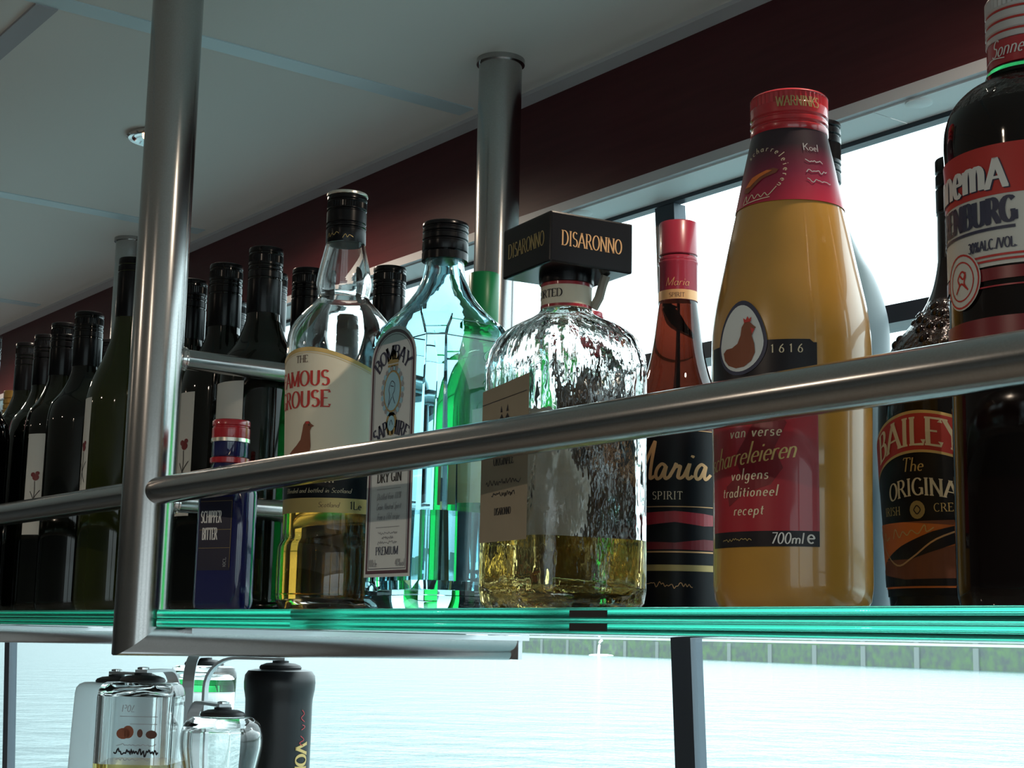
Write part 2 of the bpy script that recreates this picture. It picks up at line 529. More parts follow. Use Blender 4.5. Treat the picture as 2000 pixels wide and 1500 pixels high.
G = {
 'A': (.84, [[(.04, 0), (.42, 1)], [(.42, 1), (.80, 0)], [(.18, .34), (.66, .34)]]),
 'B': (.68, [[(.12, 0), (.12, 1)], [(.12, 1), (.34, 1)]+arc(.34, .76, .22, .24, 90, -90)+[(.12, .52)], [(.34, .52)]+arc(.36, .26, .26, .26, 90, -90)+[(.12, 0)]]),
 'C': (.76, [arc(.44, .5, .36, .5, 48, 312, 16)]),
 'D': (.80, [[(.12, 0), (.12, 1)], [(.12, 1), (.32, 1)]+arc(.32, .5, .40, .5, 90, -90, 14)+[(.12, 0)]]),
 'E': (.66, [[(.12, 0), (.12, 1)], [(.12, 1), (.58, 1), (.58, .86)], [(.12, .52), (.48, .52)], [(.12, 0), (.60, 0), (.60, .15)]]),
 'F': (.62, [[(.12, 0), (.12, 1)], [(.12, 1), (.58, 1), (.58, .86)], [(.12, .5), (.48, .5)]]),
 'G': (.80, [arc(.44, .5, .36, .5, 48, 330, 16), [(.72, .04), (.72, .42)], [(.52, .42), (.78, .42)]]),
 'H': (.82, [[(.12, 0), (.12, 1)], [(.70, 0), (.70, 1)], [(.12, .51), (.70, .51)]]),
 'I': (.36, [[(.18, 0), (.18, 1)]]),
 'J': (.5, [[(.34, 1), (.34, .2)]+arc(.2, .18, .14, .18, 0, -170)]),
 'K': (.78, [[(.12, 0), (.12, 1)], [(.68, 1), (.14, .42)], [(.30, .58), (.72, 0)]]),
 'L': (.62, [[(.12, 0), (.12, 1)], [(.12, 0), (.58, 0), (.58, .18)]]),
 'M': (.98, [[(.12, 0), (.12, 1)], [(.12, 1), (.48, .05)], [(.48, .05), (.86, 1)], [(.86, 1), (.86, 0)]]),
 'N': (.84, [[(.12, 0), (.12, 1)], [(.12, 1), (.72, 0)], [(.72, 0), (.72, 1)]]),
 'O': (.84, [arc(.42, .5, .36, .5, 0, 360, 22)]),
 'P': (.66, [[(.12, 0), (.12, 1)], [(.12, 1), (.34, 1)]+arc(.34, .74, .24, .26, 90, -90)+[(.12, .48)]]),
 'Q': (.84, [arc(.42, .5, .36, .5, 0, 360, 22), [(.46, .2), (.80, -.12)]]),
 'R': (.76, [[(.12, 0), (.12, 1)], [(.12, 1), (.34, 1)]+arc(.34, .75, .23, .25, 90, -90)+[(.12, .5)], [(.36, .5), (.70, 0)]]),
 'S': (.62, [arc(.31, .76, .22, .24, 30, 262, 12)+arc(.31, .26, .24, .26, 85, -145, 12)]),
 'T': (.72, [[(.36, 0), (.36, 1)], [(.05, .86), (.05, 1), (.67, 1), (.67, .86)]]),
 'U': (.80, [[(.13, 1), (.13, .3)]+arc(.40, .28, .27, .28, 180, 360, 12)+[(.67, 1)]]),
 'V': (.80, [[(.04, 1), (.40, 0)], [(.40, 0), (.76, 1)]]),
 'W': (1.1, [[(.04, 1), (.30, 0)], [(.30, 0), (.54, .9)], [(.54, .9), (.80, 0)], [(.80, 0), (1.05, 1)]]),
 'X': (.78, [[(.06, 1), (.72, 0)], [(.06, 0), (.72, 1)]]),
 'Y': (.76, [[(.04, 1), (.38, .46)], [(.72, 1), (.38, .46)], [(.38, .46), (.38, 0)]]),
 'Z': (.7, [[(.08, 1), (.62, 1), (.08, 0), (.64, 0)]]),
 '0': (.60, [arc(.30, .5, .23, .5, 0, 360, 18)]),
 '1': (.42, [[(.10, .82), (.24, 1), (.24, 0)]]),
 '3': (.58, [arc(.27, .76, .21, .24, 150, -80)+arc(.27, .26, .24, .26, 80, -150)]),
 '4': (.60, [[(.42, 0), (.42, 1), (.06, .3), (.56, .3)]]),
 '6': (.60, [[(.48, .98), (.20, .68)]+arc(.30, .28, .23, .28, 160, -200, 18)]),
 '7': (.56, [[(.06, 1), (.52, 1), (.22, 0)]]),
 '8': (.58, [arc(.29, .75, .19, .25, 0, 360, 14), arc(.29, .25, .23, .25, 0, 360, 14)]),
 '%': (.8, [arc(.2, .76, .14, .22, 0, 360, 12), arc(.6, .24, .14, .22, 0, 360, 12), [(.64, 1), (.16, 0)]]),
 '.': (.3, [[(.12, .0), (.12, .10)]]), '/': (.42, [[(.04, -.05), (.38, 1.05)]]),
 '&': (.8, [[(.75, 0), (.2, .7)]+arc(.33, .8, .15, .18, 200, -20)+[(.12, .3)]+arc(.32, .22, .2, .22, 160, 340)]),
 ' ': (.34, []),
 'a': (.56, [arc(.26, .25, .20, .25, 0, 360, 14), [(.46, .5), (.46, .1), (.56, .0)]]),
 'b': (.56, [[(.1, 1), (.1, 0)], arc(.3, .25, .2, .25, 0, 360, 14)]),
 'c': (.48, [arc(.27, .25, .2, .25, 48, 312)]),
 'd': (.58, [arc(.26, .25, .2, .25, 0, 360, 14), [(.46, 1), (.46, 0)]]),
 'e': (.50, [[(.08, .27), (.45, .27)]+arc(.27, .25, .19, .25, 8, 312, 12)]),
 'f': (.36, [arc(.32, .82, .14, .18, 20, 180)+[(.18, 0)], [(.05, .5), (.36, .5)]]),
 'g': (.56, [arc(.26, .25, .2, .25, 0, 360, 14), [(.46, .5), (.46, -.12)]+arc(.28, -.14, .18, .16, 0, -150)]),
 'h': (.56, [[(.1, 1), (.1, 0)], arc(.27, .3, .18, .2, 180, 0)+[(.45, 0)]]),
 'i': (.24, [[(.12, .5), (.12, 0)], [(.12, .68), (.12, .78)]]),
 'k': (.5, [[(.1, 1), (.1, 0)], [(.44, .5), (.12, .2)], [(.22, .3), (.46, 0)]]),
 'l': (.24, [[(.12, 1), (.12, 0)]]),
 'm': (.84, [[(.1, .5), (.1, 0)], arc(.26, .3, .16, .2, 180, 0)+[(.42, 0)], arc(.58, .3, .16, .2, 180, 0)+[(.74, 0)]]),
 'n': (.56, [[(.1, .5), (.1, 0)], arc(.27, .3, .18, .2, 180, 0)+[(.45, 0)]]),
 'o': (.54, [arc(.27, .25, .2, .25, 0, 360, 14)]),
 'p': (.56, [[(.1, .5), (.1, -.3)], arc(.3, .25, .2, .25, 0, 360, 14)]),
 'r': (.38, [[(.1, .5), (.1, 0)], arc(.27, .3, .18, .2, 180, 60)]),
 's': (.44, [arc(.22, .38, .14, .12, 30, 262, 8)+arc(.22, .13, .16, .13, 85, -145, 8)]),
 't': (.36, [[(.17, .75), (.17, .1), (.30, 0)], [(.03, .5), (.34, .5)]]),
 'u': (.56, [[(.1, .5), (.1, .2)]+arc(.27, .2, .17, .2, 180, 350)+[(.45, .5), (.45, 0)]]),
 'v': (.5, [[(.04, .5), (.24, 0)], [(.24, 0), (.45, .5)]]),
 'w': (.7, [[(.04, .5), (.19, 0), (.35, .45), (.51, 0), (.66, .5)]]),
 'y': (.5, [[(.04, .5), (.25, .02)], [(.46, .5), (.12, -.3)]]),
}

def text(name, s, mp, size, mat, parent, u=0, v=0, thick=.15, thin=.055, slant=0, serif=True, anchor='c', sx=1, bend=None, gap=.04, label=None, rot180=False):
    """lettering drawn with a broad nib; bend(u) lifts v along the line"""
    width = sum((G[c][0]+gap)*sx for c in s)
    x = -width/2 if anchor == 'c' else (-width if anchor == 'r' else 0)
    segs = []
    for c in s:
        adv, strokes = G[c]
        for st in strokes:
            pts = [(x+p[0]*sx, p[1]) for p in st]
            segs.append(pts)
            if serif and c.isalpha() and c.isupper():
                for e, q in ((0, 1), (-1, -2)):
                    p, n2 = pts[e], pts[q]
                    dx, dy = p[0]-n2[0], p[1]-n2[1]
                    if abs(dy) > .3*sqrt(dx*dx+dy*dy) and (abs(p[1]) < .02 or abs(p[1]-1) < .02) and len(st) < 8:
                        segs.append([(p[0]-.13*sx, p[1]), (p[0]+.13*sx, p[1])])
        x += (adv+gap)*sx
    vs, fs = [], []
    def tr(a, b2):
        a += slant*b2
        if rot180:
            a, b2 = -a, -b2
        U, V = u+a*size, v+b2*size
        if bend:
            U, V = bend(U, V)
        return mp(U, V)
    for pts in segs:
        # resample long pieces
        rs = [pts[0]]
        for p, q in zip(pts, pts[1:]):
            d = sqrt((q[0]-p[0])**2+(q[1]-p[1])**2)
            k = max(1, int(d/.34))
            rs += [(p[0]+(q[0]-p[0])*i/k, p[1]+(q[1]-p[1])*i/k) for i in range(1, k+1)]
        closed = abs(rs[0][0]-rs[-1][0])+abs(rs[0][1]-rs[-1][1]) < 1e-4
        base = len(vs)
        n = len(rs)
        for i, p in enumerate(rs):
            if closed:
                a, b2 = rs[(i-1) % (n-1)], rs[(i+1) % (n-1)]
            else:
                a, b2 = rs[max(i-1, 0)], rs[min(i+1, n-1)]
            dx, dy = b2[0]-a[0], b2[1]-a[1]
            d = sqrt(dx*dx+dy*dy) or 1
            w = .5*(thin+(thick-thin)*abs(dy/d)**1.4)
            vs.append(tr(p[0]-dy/d*w, p[1]+dx/d*w))
            vs.append(tr(p[0]+dy/d*w, p[1]-dx/d*w))
        for i in range(n-1):
            a = base+2*i
            fs.append((a, a+1, a+3, a+2))
    return raw(name, vs, fs, mat, parent, label)

def strokes(name, lines, mp, w, mat, parent, k=5, label=None):
    """freehand pen lines"""
    vs, fs = [], []
    for ln in lines:
        pts = spline(ln, k) if len(ln) > 2 else ln
        if len(pts) == 2:
            p, q = pts
            pts = [(p[0]+(q[0]-p[0])*i/8, p[1]+(q[1]-p[1])*i/8) for i in range(9)]
        base = len(vs)
        for i, p in enumerate(pts):
            a, b2 = pts[max(i-1, 0)], pts[min(i+1, len(pts)-1)]
            dx, dy = b2[0]-a[0], b2[1]-a[1]
            d = sqrt(dx*dx+dy*dy) or 1
            vs.append(mp(p[0]-dy/d*w/2, p[1]+dx/d*w/2))
            vs.append(mp(p[0]+dy/d*w/2, p[1]-dx/d*w/2))
        for i in range(len(pts)-1):
            a = base+2*i
            fs.append((a, a+1, a+3, a+2))
    return raw(name, vs, fs, mat, parent, label)

def scribble(u0, u1, v, h, n, seed):
    rr = random.Random(seed)
    return [[(u0+(u1-u0)*i/n, v+h*(rr.random()-.5)*(1.6 if i % 4 == 0 else 1)) for i in range(n+1)]]

# ------------------------------------------------------------------ caps
def cap_bm(r, z0, z1, rings=(), knurl=None, top_round=.0012, n=96):
    """screw cap / long capsule: grooves at ring heights, knurled belt"""
    pr = [(r*.985, z0), (r, z0+.0006)]
    for zg in sorted(rings):
        pr += [(r, zg-.0011), (r-.0009, zg-.0003), (r-.0009, zg+.0003), (r, zg+.0011)]
    pr += [(r, z1-top_round), (r-top_round*.35, z1-top_round*.3), (r-top_round, z1), (r*.5, z1+.0001)]
    rings_ = []
    for rad, z in pr:
        rings_.append(ring(rad, z, n))
    if knurl:
        k0, k1 = knurl
        ins = [ring(r, k0-.0004, n), ring(r, k0, n, -.0006), ring(r, k1, n, -.0006), ring(r, k1+.0004, n)]
        rings_ = [q for q in rings_ if not (k0-.0004 <= q[0][2] <= k1+.0004)] + ins
        rings_.sort(key=lambda q: q[0][2])
    return loft(rings_)

ZS = 1.5668      # top face of the glass shelf

# ================================================================== the room
ZC = 2.105
struct('floor', cube(ROOM_X0-.1, ROOM_X1+.1, ROOM_Y0-.1, 1.1, -.08, 0), 'floor')
struct('ceiling', cube(ROOM_X0-.1, ROOM_X1+.1, ROOM_Y0-.1, 1.0, ZC, ZC+.06), 'ceiling')
struct('wall_left', cube(ROOM_X0-.1, ROOM_X0, ROOM_Y0, 1.05, 0, ZC), 'wall')
bm = cube(ROOM_X1, ROOM_X1+.1, ROOM_Y0, 1.05, 0, .4)  # unseen end wall; its openings are added to let in fill daylight
box(bm, ROOM_X1, ROOM_X1+.1, ROOM_Y0, 1.05, 2.0, ZC)
for k in range(4):
    y = ROOM_Y0+(1.0-ROOM_Y0)*k/3
    box(bm, ROOM_X1, ROOM_X1+.1, y-.05, y+.05, .4, 2.0)
struct('wall_right', bm, 'wall', smooth=False)
bm = cube(ROOM_X0, ROOM_X1, ROOM_Y0-.1, ROOM_Y0, 0, ZC)
struct('wall_back', bm, 'wall', smooth=False)
struct('wall_front', cube(ROOM_X0, ROOM_X1, 1.0, 1.1, 0, 1.15), 'wall')

# ceiling joints and strips
for i, x in enumerate((-3.236, -2.585, -1.934, -1.283, -.632, .019)):
    struct('trim_%d' % (i+1), cube(x-.026, x, ROOM_Y0, .888, ZC-.0012, ZC+.001), 'seam', smooth=False)
struct('trim_7', cube(ROOM_X0, -1.309, .425, .4455, ZC-.0025, ZC+.001), 'grey_strip', smooth=False)
struct('trim_8', cube(ROOM_X0, ROOM_X1, .902, .925, ZC-.004, ZC+.002), 'trim', smooth=False)
# mahogany fascia, its white lower lip and the soffit over the window
struct('trim_9', cube(ROOM_X0, ROOM_X1, .922, .945, 1.982, ZC), 'mahogany', smooth=False)
struct('trim_10', cube(ROOM_X0, ROOM_X1, .919, .947, 1.9725, 1.982), 'trim', smooth=False)
bm = bmesh.new()
for x0, x1 in ((ROOM_X0, -2.2755), (-2.2745, -.7755), (-.7745, ROOM_X1)):
    box(bm, x0, x1, .925, .985, 1.971, 1.9735)
sof = struct('trim_11', bm, 'soffit', smooth=False)
for x in (-1.99, -1.5725, -1.155, -.7376, -.32):
    obj('screw_cover', lathe([(.0105, 0), (.0105, -.0012), (.008, -.0022)][::-1], 24), 'soffit', sof).location = (x, .934, 1.9712)

# sloping window: head, transom, mullions, panes, sill
def wy(z):
    return .968+(1.97-z)*.056
def slanted(bm, x0, x1, z0, z1, d0, d1):
    """bar following the lean of the window, d0..d1 measured inward(-)/outward(+)"""
    vs = [bm.verts.new((x, wy(z)+d, z)) for x in (x0, x1) for d in (d0, d1) for z in (z0, z1)]
    for q in [(0, 1, 3, 2), (4, 6, 7, 5), (0, 4, 5, 1), (2, 3, 7, 6), (0, 2, 6, 4), (1, 5, 7, 3)]:
        bm.faces.new([vs[i] for i in q])
    return bm
bm = slanted(bmesh.new(), ROOM_X0, ROOM_X1, 1.967, 1.972, -.001, .010)
struct('trim_12', bm, 'black_frame', smooth=False)
struct('trim_13', slanted(bmesh.new(), ROOM_X0, ROOM_X1, 1.808, 1.823, -.012, .02), 'black_frame', smooth=False)
struct('trim_14', slanted(bmesh.new(), ROOM_X0, ROOM_X1, 1.15, 1.17, -.02, .03), 'black_frame', smooth=False)
MULL = (-4.815, -2.945, -1.075, .795, 2.665)
for i, x in enumerate(MULL):
    bm = slanted(bmesh.new(), x-.009, x+.018, 1.16, 1.9665, .0, .015)
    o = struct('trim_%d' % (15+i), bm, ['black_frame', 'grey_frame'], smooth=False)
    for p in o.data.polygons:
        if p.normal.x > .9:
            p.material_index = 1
xs = (ROOM_X0,)+MULL+(ROOM_X1,)
for i, (x0, x1) in enumerate(zip(xs, xs[1:])):
    bm = slanted(bmesh.new(), x0, x1, 1.17, 1.81, .003, .007)
    slanted(bm, x0, x1, 1.822, 1.968, .003, .007)
    struct('window_%d' % (i+1), bm, 'pane', smooth=False)

# canal and quay
def plane(x0, x1, y0, y1, z):
    bm = bmesh.new()
    bm.faces.new([bm.verts.new(p) for p in ((x0, y0, z), (x1, y0, z), (x1, y1, z), (x0, y1, z))])
    return bm
struct('canal_water', plane(-900, 500, 1.6, 900, -.3), 'water', smooth=False)
struct('canal_water_astern', plane(-900, 500, -700, -4.2, -.3), 'water', smooth=False)
q0, q1 = Vector((-182.2, 135.5, 0)), Vector((-80.6, 114.3, 0))
qd = (q1-q0).normalized(); qn = Vector((-qd.y, qd.x, 0))
bm = bmesh.new()
a, b2 = q0-qd*400, q1+qd*300
for p, q in ((0, 6),):
    vs = [bm.verts.new(v) for v in (a+Vector((0, 0, -1)), b2+Vector((0, 0, -1)), b2+Vector((0, 0, 1.75)), a+Vector((0, 0, 1.75)),
                                    a+qn*6+Vector((0, 0, -1)), b2+qn*6+Vector((0, 0, -1)), b2+qn*6+Vector((0, 0, 1.75)), a+qn*6+Vector((0, 0, 1.75)))]
    for f in ((0, 1, 2, 3), (5, 4, 7, 6), (3, 2, 6, 7), (0, 4, 5, 1), (0, 3, 7, 4), (1, 5, 6, 2)):
        bm.faces.new([vs[i] for i in f])
quay = struct('quay_wall', bm, 'quay', smooth=False)
for k in range(26):
    c = q0+qd*(-30+8.0*k)
    bm = bmesh.new()
    vs = []
    for s in (-.35, .35):
        for t in (-.12, .1):
            for z in (-.9, 1.6):
                v = c+qd*s+qn*t
                vs.append(bm.verts.new((v.x, v.y, z)))
    for f in [(0, 1, 3, 2), (4, 6, 7, 5), (0, 4, 5, 1), (2, 3, 7, 6), (0, 2, 6, 4), (1, 5, 7, 3)]:
        bm.faces.new([vs[i] for i in f])
    obj('quay_pilaster', bm, 'quay_pillar', quay, smooth=False)
t = thing('water_outflow', 'white jet of water spilling from the mossy quay wall into the canal', 'water outflow', (-152.5, 127.6, -.3))
obj('water_jet', tube(spline([(0, .1, 1.9), (0, -.25, 1.7), (0, -.4, .9), (0, -.45, 0)], 4), .16, 8), 'foam', t)
obj('foam_patch', lathe([(1.6, .0), (1.5, .12), (.8, .2)], 20), 'foam', t)

# ------------------------------------------------------------------ recessed halogen lamps
def downlight(x, y, label, watts=4.0, group=None):
    t = thing('recessed_downlight', label, 'ceiling lamp', (x, y, ZC), group=group)
    prof = [(.024, -.0005), (.031, -.0012), (.032, -.004), (.030, -.0055), (.026, -.005), (.0235, -.002), (.0235, .0)]
    bm = loft([ring(r, z, 40) for r, z in prof], None, False, False, closed=True)
    obj('trim_ring', bm, 'chrome', t)
    bm = loft([ring(r, z, 40) for r, z in ((.0235, -.0022), (.020, -.0012), (.015, -.0008))], None, False, False)
    obj('reflector', bm, 'chrome', t)
    obj('bulb', lathe([(.0002, -.0042), (.010, -.004), (.0145, -.0028), (.0145, -.0004), (.0002, -.0004)], 28), emit_mat('warm_bulb', (1.0, .58, .24), 7), t)
    l = bpy.data.lights.new('halogen_spot', 'SPOT')
    l.color = (1, .82, .64)
    l.energy = watts*2
    l.spot_size = radians(168)
    l.spot_blend = .6
    l.shadow_soft_size = .014
    o = bpy.data.objects.new('halogen_spot', l)
    COL.objects.link(o)
    o.parent = t
    o.location = (0, 0, -.012)
downlight(-1.592, .664, 'lit round recessed halogen lamp in the white ceiling beside the near steel post')
for x, y, w_ in ((-.45, .664, 3.5), (-1.59, -.75, 9), (-.45, -.75, 11), (-2.75, -.75, 6), (-2.75, .664, 3.5)):
    downlight(x, y, 'recessed halogen lamp in the ceiling outside the picture', w_, 'further halogen lamps of the ceiling')

# ================================================================== steel shelf rack
PX, PYF, PYB = (-2.055, -1.155, -.255), .4945, .83
rack = thing('steel_shelf_rack', 'brushed steel tube rack with posts and rails carrying the glass bar shelf', 'shelf rack', (-1.155, .66, ZS))
RO = Vector((-1.155, .66, ZS))
def rel(bm):
    bmesh.ops.translate(bm, verts=bm.verts[:], vec=-RO)
    return bm
ZB, RB = 1.5487, .018
for x in PX:
    n = 48
    bm = loft([[(x+.021*cos(2*pi*i/n), PYF+.021*sin(2*pi*i/n), 1.531+.018+.018*sin(2*pi*i/n)) for i in range(n)], ring(.021, ZC-.002, n, 0, x, PYF)])
    p = obj('front_post', rel(bm), 'steel', rack)
    obj('ceiling_collar', rel(loft([ring(.0235, ZC-.005, n, 0, x, PYF), ring(.0235, ZC, n, 0, x, PYF)])), 'steel', p)
    bm = loft([ring(.021, ZB, n, 0, x, PYB), ring(.021, ZC-.002, n, 0, x, PYB)])
    p = obj('rear_post', rel(bm), 'steel', rack)
    obj('ceiling_collar', rel(loft([ring(.0235, ZC-.005, n, 0, x, PYB), ring(.0235, ZC, n, 0, x, PYB)])), 'steel', p)
    n = 40
    ra, rb = [], []
    for i in range(n):
        a = 2*pi*i/n
        ra.append((x+RB*cos(a), PYF+RB*sin(a)*1.16, ZB+RB*sin(a)))
        rb.append((x+RB*cos(a), PYB+.024, ZB+RB*sin(a)))
    br = obj('shelf_bracket', rel(loft([ra, rb])), 'steel', rack)
    bm = cube(x-.030, x+.030, PYF+.030, PYB+.026, 1.5485, 1.5527)
    obj('ledge_strip', rel(bm), 'steel_light', br, smooth=False)
    obj('end_plate', rel(cube(x-.019, x+.019, PYB+.022, PYB+.0265, 1.5315, 1.5525)), 'steel_light', br, smooth=False)
    for z, nm in ((1.770, 'side_rail'), (1.653, 'side_rail')):
        s = obj(nm, rel(tube([(x, PYF+.012, z), (x, PYB-.012, z)], .0083, 24)), 'steel', rack)
        bm = bmesh.new()
        wr = [ring(.0098+.0006*((i*7) % 3-1), 0, 24) for i in range(5)]
        bm = loft([[(x+q[0], PYF+.0195+.0012*i, z+q[1]) for q in r] for i, r in enumerate(wr)])
        obj('weld_bead', rel(bm), 'chrome', s)
for x0, x1 in zip(PX, PX[1:]):
    obj('front_rail', rel(tube([(x0+.010, PYF, 1.659), (x1-.010, PYF, 1.659)], .0108, 40)), 'steel', rack)

def glass_shelf(x0, x1, label):
    t = thing('glass_shelf', label, 'glass shelf', ((x0+x1)/2, .65, 1.5530))
    h = ZS-.0002-1.5530
    c = (x0+x1)/2
    for z0, z1 in ((0, h*.47), (h*.47+.0001, h)):
        bm = cube(x0-c, x1-c, .497-.65, .800-.65, z0, z1)
        bmesh.ops.bevel(bm, geom=[e for e in bm.edges if abs(e.verts[0].co.x-e.verts[1].co.x) > .1], offset=(z1-z0)*.30, segments=3, affect='EDGES', profile=.5)
        o = obj('glass_sheet', bm, ['shelf_glass', 'shelf_edge'], t, smooth=True, angle=50)
        for p in o.data.polygons:
            if abs(p.normal.z) < .3 and p.center.y > 0:
                p.material_index = 1
    return t
gs = glass_shelf(-1.131, -.279, 'thick green-edged glass shelf sheet under the spirit bottles right of the near post')
for z in (.0085, .0018):  # dark blocks stand in for a reflection seen in the glass edge
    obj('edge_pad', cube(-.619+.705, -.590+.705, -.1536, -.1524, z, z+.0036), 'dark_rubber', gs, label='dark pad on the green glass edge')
glass_shelf(-2.031, -1.179, 'thick green-edged glass shelf sheet under the wine bottles left of the near post')

# ================================================================== wine bottles
def wine_profile(H, r=.0372, burg=False):
    neck = .0148
    if burg:
        pts = [(r, .02), (r, H-.185), (r*.97, H-.165), (r*.78, H-.130), (neck*1.45, H-.098), (neck*1.1, H-.075)]
    else:
        pts = [(r, .02), (r, H-.124), (r*.985, H-.115), (r*.90, H-.101), (r*.66, H-.088), (neck*1.25, H-.076), (neck*1.04, H-.066)]
    top = spline(pts[1:], 5)
    return [(r*.80, 0), (r*.93, .0015), (r*.99, .006), (r, .012)] + top + [(neck, H-.055), (neck, H-.003), (neck*.8, H-.002)]

def wine_label(parent, rf, phi0, phi1, z0, z1, art=True):
    r = rf((z0+z1)/2)
    mp = cylmap(rf, phi0, .0004)
    w = radians(phi1-phi0)*r
    lb = patch('label', mp, 0, w, z0, z1, 'white_paper', parent, nu=14, nv=3)
    if art:
        m2 = cylmap(rf, phi0, .0007)
        c = w-.009
        zc = z0+(z1-z0)*.40
        shape('flower_print', m2, [ell(c, zc+.018, .0042, .0036, n=12), ell(c-.0035, zc+.021, .003, .0026, n=10), ell(c+.002, zc+.0225, .0026, .0022, n=10)], 'deep_red_ink', lb)
        strokes('stem_print', [[(c-.001, zc+.014), (c-.0005, zc), (c-.003, zc-.018)], [(c-.005, zc-.012), (c+.001, zc-.002), (c+.006, zc+.004)], [(c-.006, zc+.003), (c, zc-.008), (c+.005, zc-.016)]], m2, .0009, 'black_ink', lb)
    return lb

def wine(x, y, H, label, glass='black_green_glass', r=.0372, lab=None, burg=False, cap='black_cap', group=None, art=True):
    t = thing('wine_bottle', label, 'wine bottle', (x, y, ZS), group=group)
    prof = wine_profile(H, r, burg)
    obj('bottle_glass', lathe(prof, 56), glass, t)
    cp = obj('screw_cap', cap_bm(.0154, H-.060, H, (H-.017, H-.021, H-.0055, H-.0285), (H-.0135, H-.0075)), cap, t)
    if lab:
        wine_label(t, rfun_of(prof), *lab, art=art)
    return t

# a row along the front, from the near post outwards, then the rows behind it
wine(-1.2066, .6144, .322, 'tall black wine bottle directly left of the pheasant-label whisky bottle, behind the side rail', r=.0365, lab=(-118, -49, .085, .197), art=False)
wine(-1.2870, .6150, .322, 'dark wine bottle with black cap behind the small red-capped flask', lab=(-120, -62, .085, .197))
wine(-1.3690, .6178, .322, 'dark wine bottle half hidden by the right edge of the near steel post')
wine(-1.5881, .6000, .322, 'dark wine bottle next left of the tall olive green bottle, warm glints on its shoulder')
wine(-1.6660, .6025, .322, 'dark wine bottle, second left of the olive green one, narrow white label with red flower', r=.0365, lab=(-76, -39, .083, .193))
wine(-1.7485, .6126, .322, 'third dark wine bottle left of the tall olive green one')
wine(-1.8580, .6277, .330, 'dark wine bottle fourth left of the tall olive green bottle, against the red fascia', r=.0365)
wine(-1.7320, .5375, .310, 'black wine bottle cut off by the left picture edge, nearest the rail', r=.0318, glass='black_glass')
wine(-1.7045, .6745, .318, 'black capped bottle peeping out just left of the olive green bottle')
wine(-1.2505, .6820, .322, 'black capped bottle behind the left shoulder of the pheasant-label whisky bottle', glass='black_glass')
wine(-1.2030, .7420, .325, 'black capped bottle showing between the whisky and the pale blue gin bottle', glass='black_glass')
wine(-1.3760, .7090, .345, 'dark foil-capped bottle, a sliver right of the tall black wine bottle', cap='black_foil', glass='black_glass')
wine(-1.5030, .7276, .340, 'dark bottle behind, cap sliver between the two wine bottles right of the near post', cap='black_foil', glass='black_glass')
for x, y, H, d in ((-1.452, .668, .30, 'directly behind the tall olive green bottle'), (-1.575, .700, .29, 'behind the first one left of the olive green'),
                (-1.795, .712, .30, 'behind the fourth one left of the olive green'),
                (-1.325, .772, .30, 'in the back row by the window behind the capped pair'), (-1.645, .775, .29, 'in the back row by the window left of the near post')):
    wine(x, y, H, 'dark wine bottle '+d, glass='black_glass')

# tall olive green hock bottle
H = .352
t = thing('wine_bottle', 'tall slim olive green wine bottle with black capsule just left of the near steel post', 'wine bottle', (-1.4412, .5865, ZS))
rp_ = [(.030, 0), (.035, .0015), (.0372, .007), (.0375, .013)] + spline([(.0375, .195), (.0368, .211), (.032, .230), (.0245, .248), (.0185, .266), (.0155, .285), (.0143, .305)], 5) + [(.0142, .352)]
obj('bottle_glass', lathe(rp_, 56), 'riesling_glass', t)
obj('capsule', cap_bm(.0150, .282, H, (.338, .345), None), 'black_cap', t)
wine_label(t, rfun_of(rp_), -125, -79, .095, .207)

# slim gold-capped bottle and a red-topped one far left
t = thing('liqueur_bottle', 'slim gold-capped bottle far left between dark bottle necks', 'bottle', (-1.995, .658, ZS))
obj('bottle_glass', lathe([(.030, 0), (.034, .004), (.034, .18), (.030, .20), (.014, .225), (.0105, .24), (.0105, .288)], 40), 'black_glass', t)
obj('screw_cap', cap_bm(.0125, .235, .29, (.279, .272, .265, .256), None), 'gold_cap', t)
t = thing('liqueur_bottle', 'bottle with white and pink top at the far left picture edge', 'bottle', (-1.965, .598, ZS))
obj('bottle_glass', lathe([(.030, 0), (.034, .004), (.034, .17), (.030, .19), (.016, .215), (.0125, .225), (.0125, .25)], 40), 'black_glass', t)
cp = obj('screw_cap', cap_bm(.0145, .235, .262, (.245, .25), None), 'pink_cap', t)
obj('cap_top', lathe([(.0146, .262), (.0146, .270), (.012, .271)], 40), 'white_cap', cp, label='white cap top')

# ================================================================== small navy flask
t = thing('bitters_flask', 'small flat navy blue flask with red screw cap standing right of the near steel post', 'bottle', (-1.0889, .5315, ZS), (0, 0, radians(20)))
secs = [(.0, .0225, .0085, .008), (.0012, .0248, .0105, .0095), (.005, .026, .0118, .0105), (.088, .026, .0118, .0105), (.094, .0252, .0114, .0105), (.100, .0228, .0108, .0105), (.105, .0188, .0108, .0107), (.109, .0148, .0118, .0117), (.112, .0130, .0130, .0129), (.122, .0130, .0130, .0129)]
obj('flask_glass', loft([rsect(a, b2, c, z, 8) for z, a, b2, c in secs]), 'navy_glass', t)
cp = obj('screw_cap', cap_bm(.0148, .1325, .147, (.1415,), None, .0016), 'red_cap', t)
obj('neck_glass', lathe([(.0137, .118), (.0140, .1185), (.0140, .1335), (.013, .134)], 40), 'navy_glass', t)
obj('tamper_ring', lathe([(.0142, .129), (.0152, .1294), (.0152, .1322), (.0142, .1328)], 48), 'silver_ring', cp)
obj('neck_ring', lathe([(.0140, .1125), (.0153, .113), (.0154, .1168), (.0140, .1175)], 48), 'red_cap', t, label='red collar ring at the foot of the neck')
lb = patch('label', planemap('y-', -.01195), -.0170, .0172, .030, .086, 'schipper_label', t, nu=4, nv=4)
pm = planemap('y-', -.0122)
